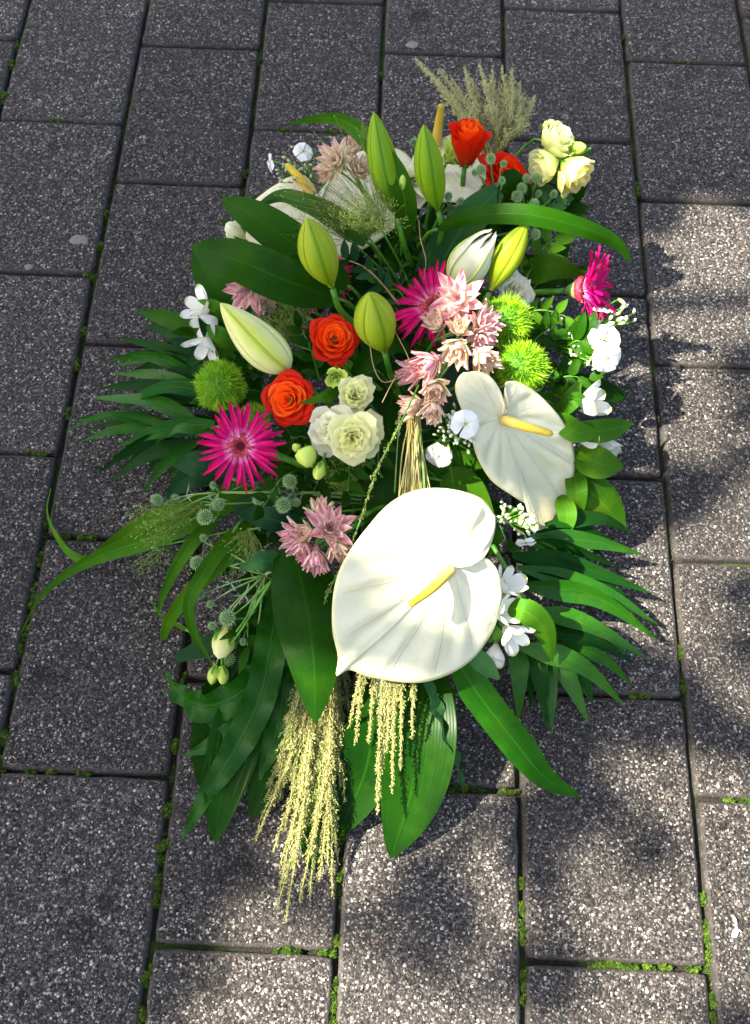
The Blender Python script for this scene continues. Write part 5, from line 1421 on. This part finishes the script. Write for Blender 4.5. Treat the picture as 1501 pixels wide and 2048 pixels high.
for (tx, ty, tz) in [(756, 1624, .085), (802, 1535, .10), (738, 1480, .11), (712, 1485, .105), (775, 1500, .115), (825, 1475, .11), (700, 1450, .10), (790, 1440, .125), (765, 1540, .10), (785, 1580, .095)]:
    bx = 828 + random.uniform(-14, 14)
    mid.append([(bx, 830, .21), (bx - 2, 960, .19), (bx * .4 + tx * .6, 1220, .16), (bx * .12 + tx * .88, 1370, .145), (tx, ty, tz)])
plume('seed_grass', 'bunch of straw stems whose pale seed heads hang below the anthurium', 'seed plume', (828, 825, .21), mid, M_SEEDY, wpx=24, start=.56, dens=1.2)
stx = thing('straw_stems', 'bundle of straw-coloured stems in the middle above the big anthurium', 'stems', Matrix.Translation(at(828, 820, .2)))
for k in range(22):
    x0, x1 = 832 + random.gauss(0, 8), 828 + random.gauss(0, 17)
    tube('straw', catmull([at(x0, 812, .205 + random.uniform(-.02, .01)), at((x0 + x1) / 2 + random.gauss(0, 3), 900, .215 + random.uniform(-.012, .008)), at(x1, 1000, .195)], 8), .0008, random.choice((G_STRAW, G_STRAW, G_STEMP)), stx, 5, stx.matrix_basis.inverted())
plume('drooping_grass', 'slim drooping grass head between the lisianthus and the anthurium', 'grass head', (835, 780, .25), [[(838, 770, .25), (800, 850, .262), (755, 940, .25), (722, 1040, .225)], ([(722, 1040, .22), (690, 1120, .20), (655, 1190, .175), (636, 1262, .15)], {'start': .05})], M_SEEDG, G_STEM, wpx=17, start=.3, dens=1.0, bl=.8)
plume('fine_grass', 'fine upright grass stems left of the straw bundle', 'grass head', (800, 1000, .15), [([(790, 985, .16), (795, 900, .2), (800, 830, .22)], {'start': .7})], M_SEEDD, G_STEMP, wpx=10)

# --- misty millet
mist('large misty millet spray in front of the rear anthurium', (765, 462, .24), 88, 178, 235, 95, (.0, .03), .6, 2, .3)
mist('dense green millet mist right under the strap leaf', (735, 470, .25), 10, 165, 90, 130, (.01, .035), .1, 4, .2)
mist('millet mist in front of the upper left anthurium rim', (700, 480, .23), 130, 200, 150, 22, (.0, .02), .4, 2, .3)
mist('millet mist over the strap leaf at far left', (410, 1010, .12), 180, 225, 160, 45, (-.02, .0), .05, 4, .3)
mist('millet mist between the strap leaves and the pink spray', (500, 1060, .12), 205, 300, 120, 80, (-.01, .015), .08, 4, .25)
mist('millet mist in the shade behind the pale lily bud', (590, 690, .17), 60, 150, 110, 110, (-.01, .01), .15, 3, .3)
mist('millet mist at the centre left below the green buds', (690, 990, .14), 50, 140, 90, 60, (-.01, .01), .1, 3, .3)
mist('thin millet hairs lying on the paver below the strap leaf', (330, 1090, .06), 200, 330, 100, 22, (-.045, -.03), .1, 3, .3)

# --- dry threads
for lab, c in (('curved tan thread beside the upright lily bud', [(848, 560, .23), (852, 520, .26), (842, 480, .27), (838, 440, .27)]),
               ('bent dry straw above the pale lisianthus', [(740, 690, .27), (750, 740, .28), (770, 765, .27), (820, 735, .265), (790, 660, .27)]),
               ('dry straw end hanging by the pale lisianthus', [(800, 740, .265), (780, 775, .27), (765, 805, .265)])):
    P = W3(c); t = thing('dry_thread', lab, 'straw', Matrix.Translation(P[0])); tube('thread', catmull(P, 24), .0006, G_BROWN, t, 5, t.matrix_basis.inverted())
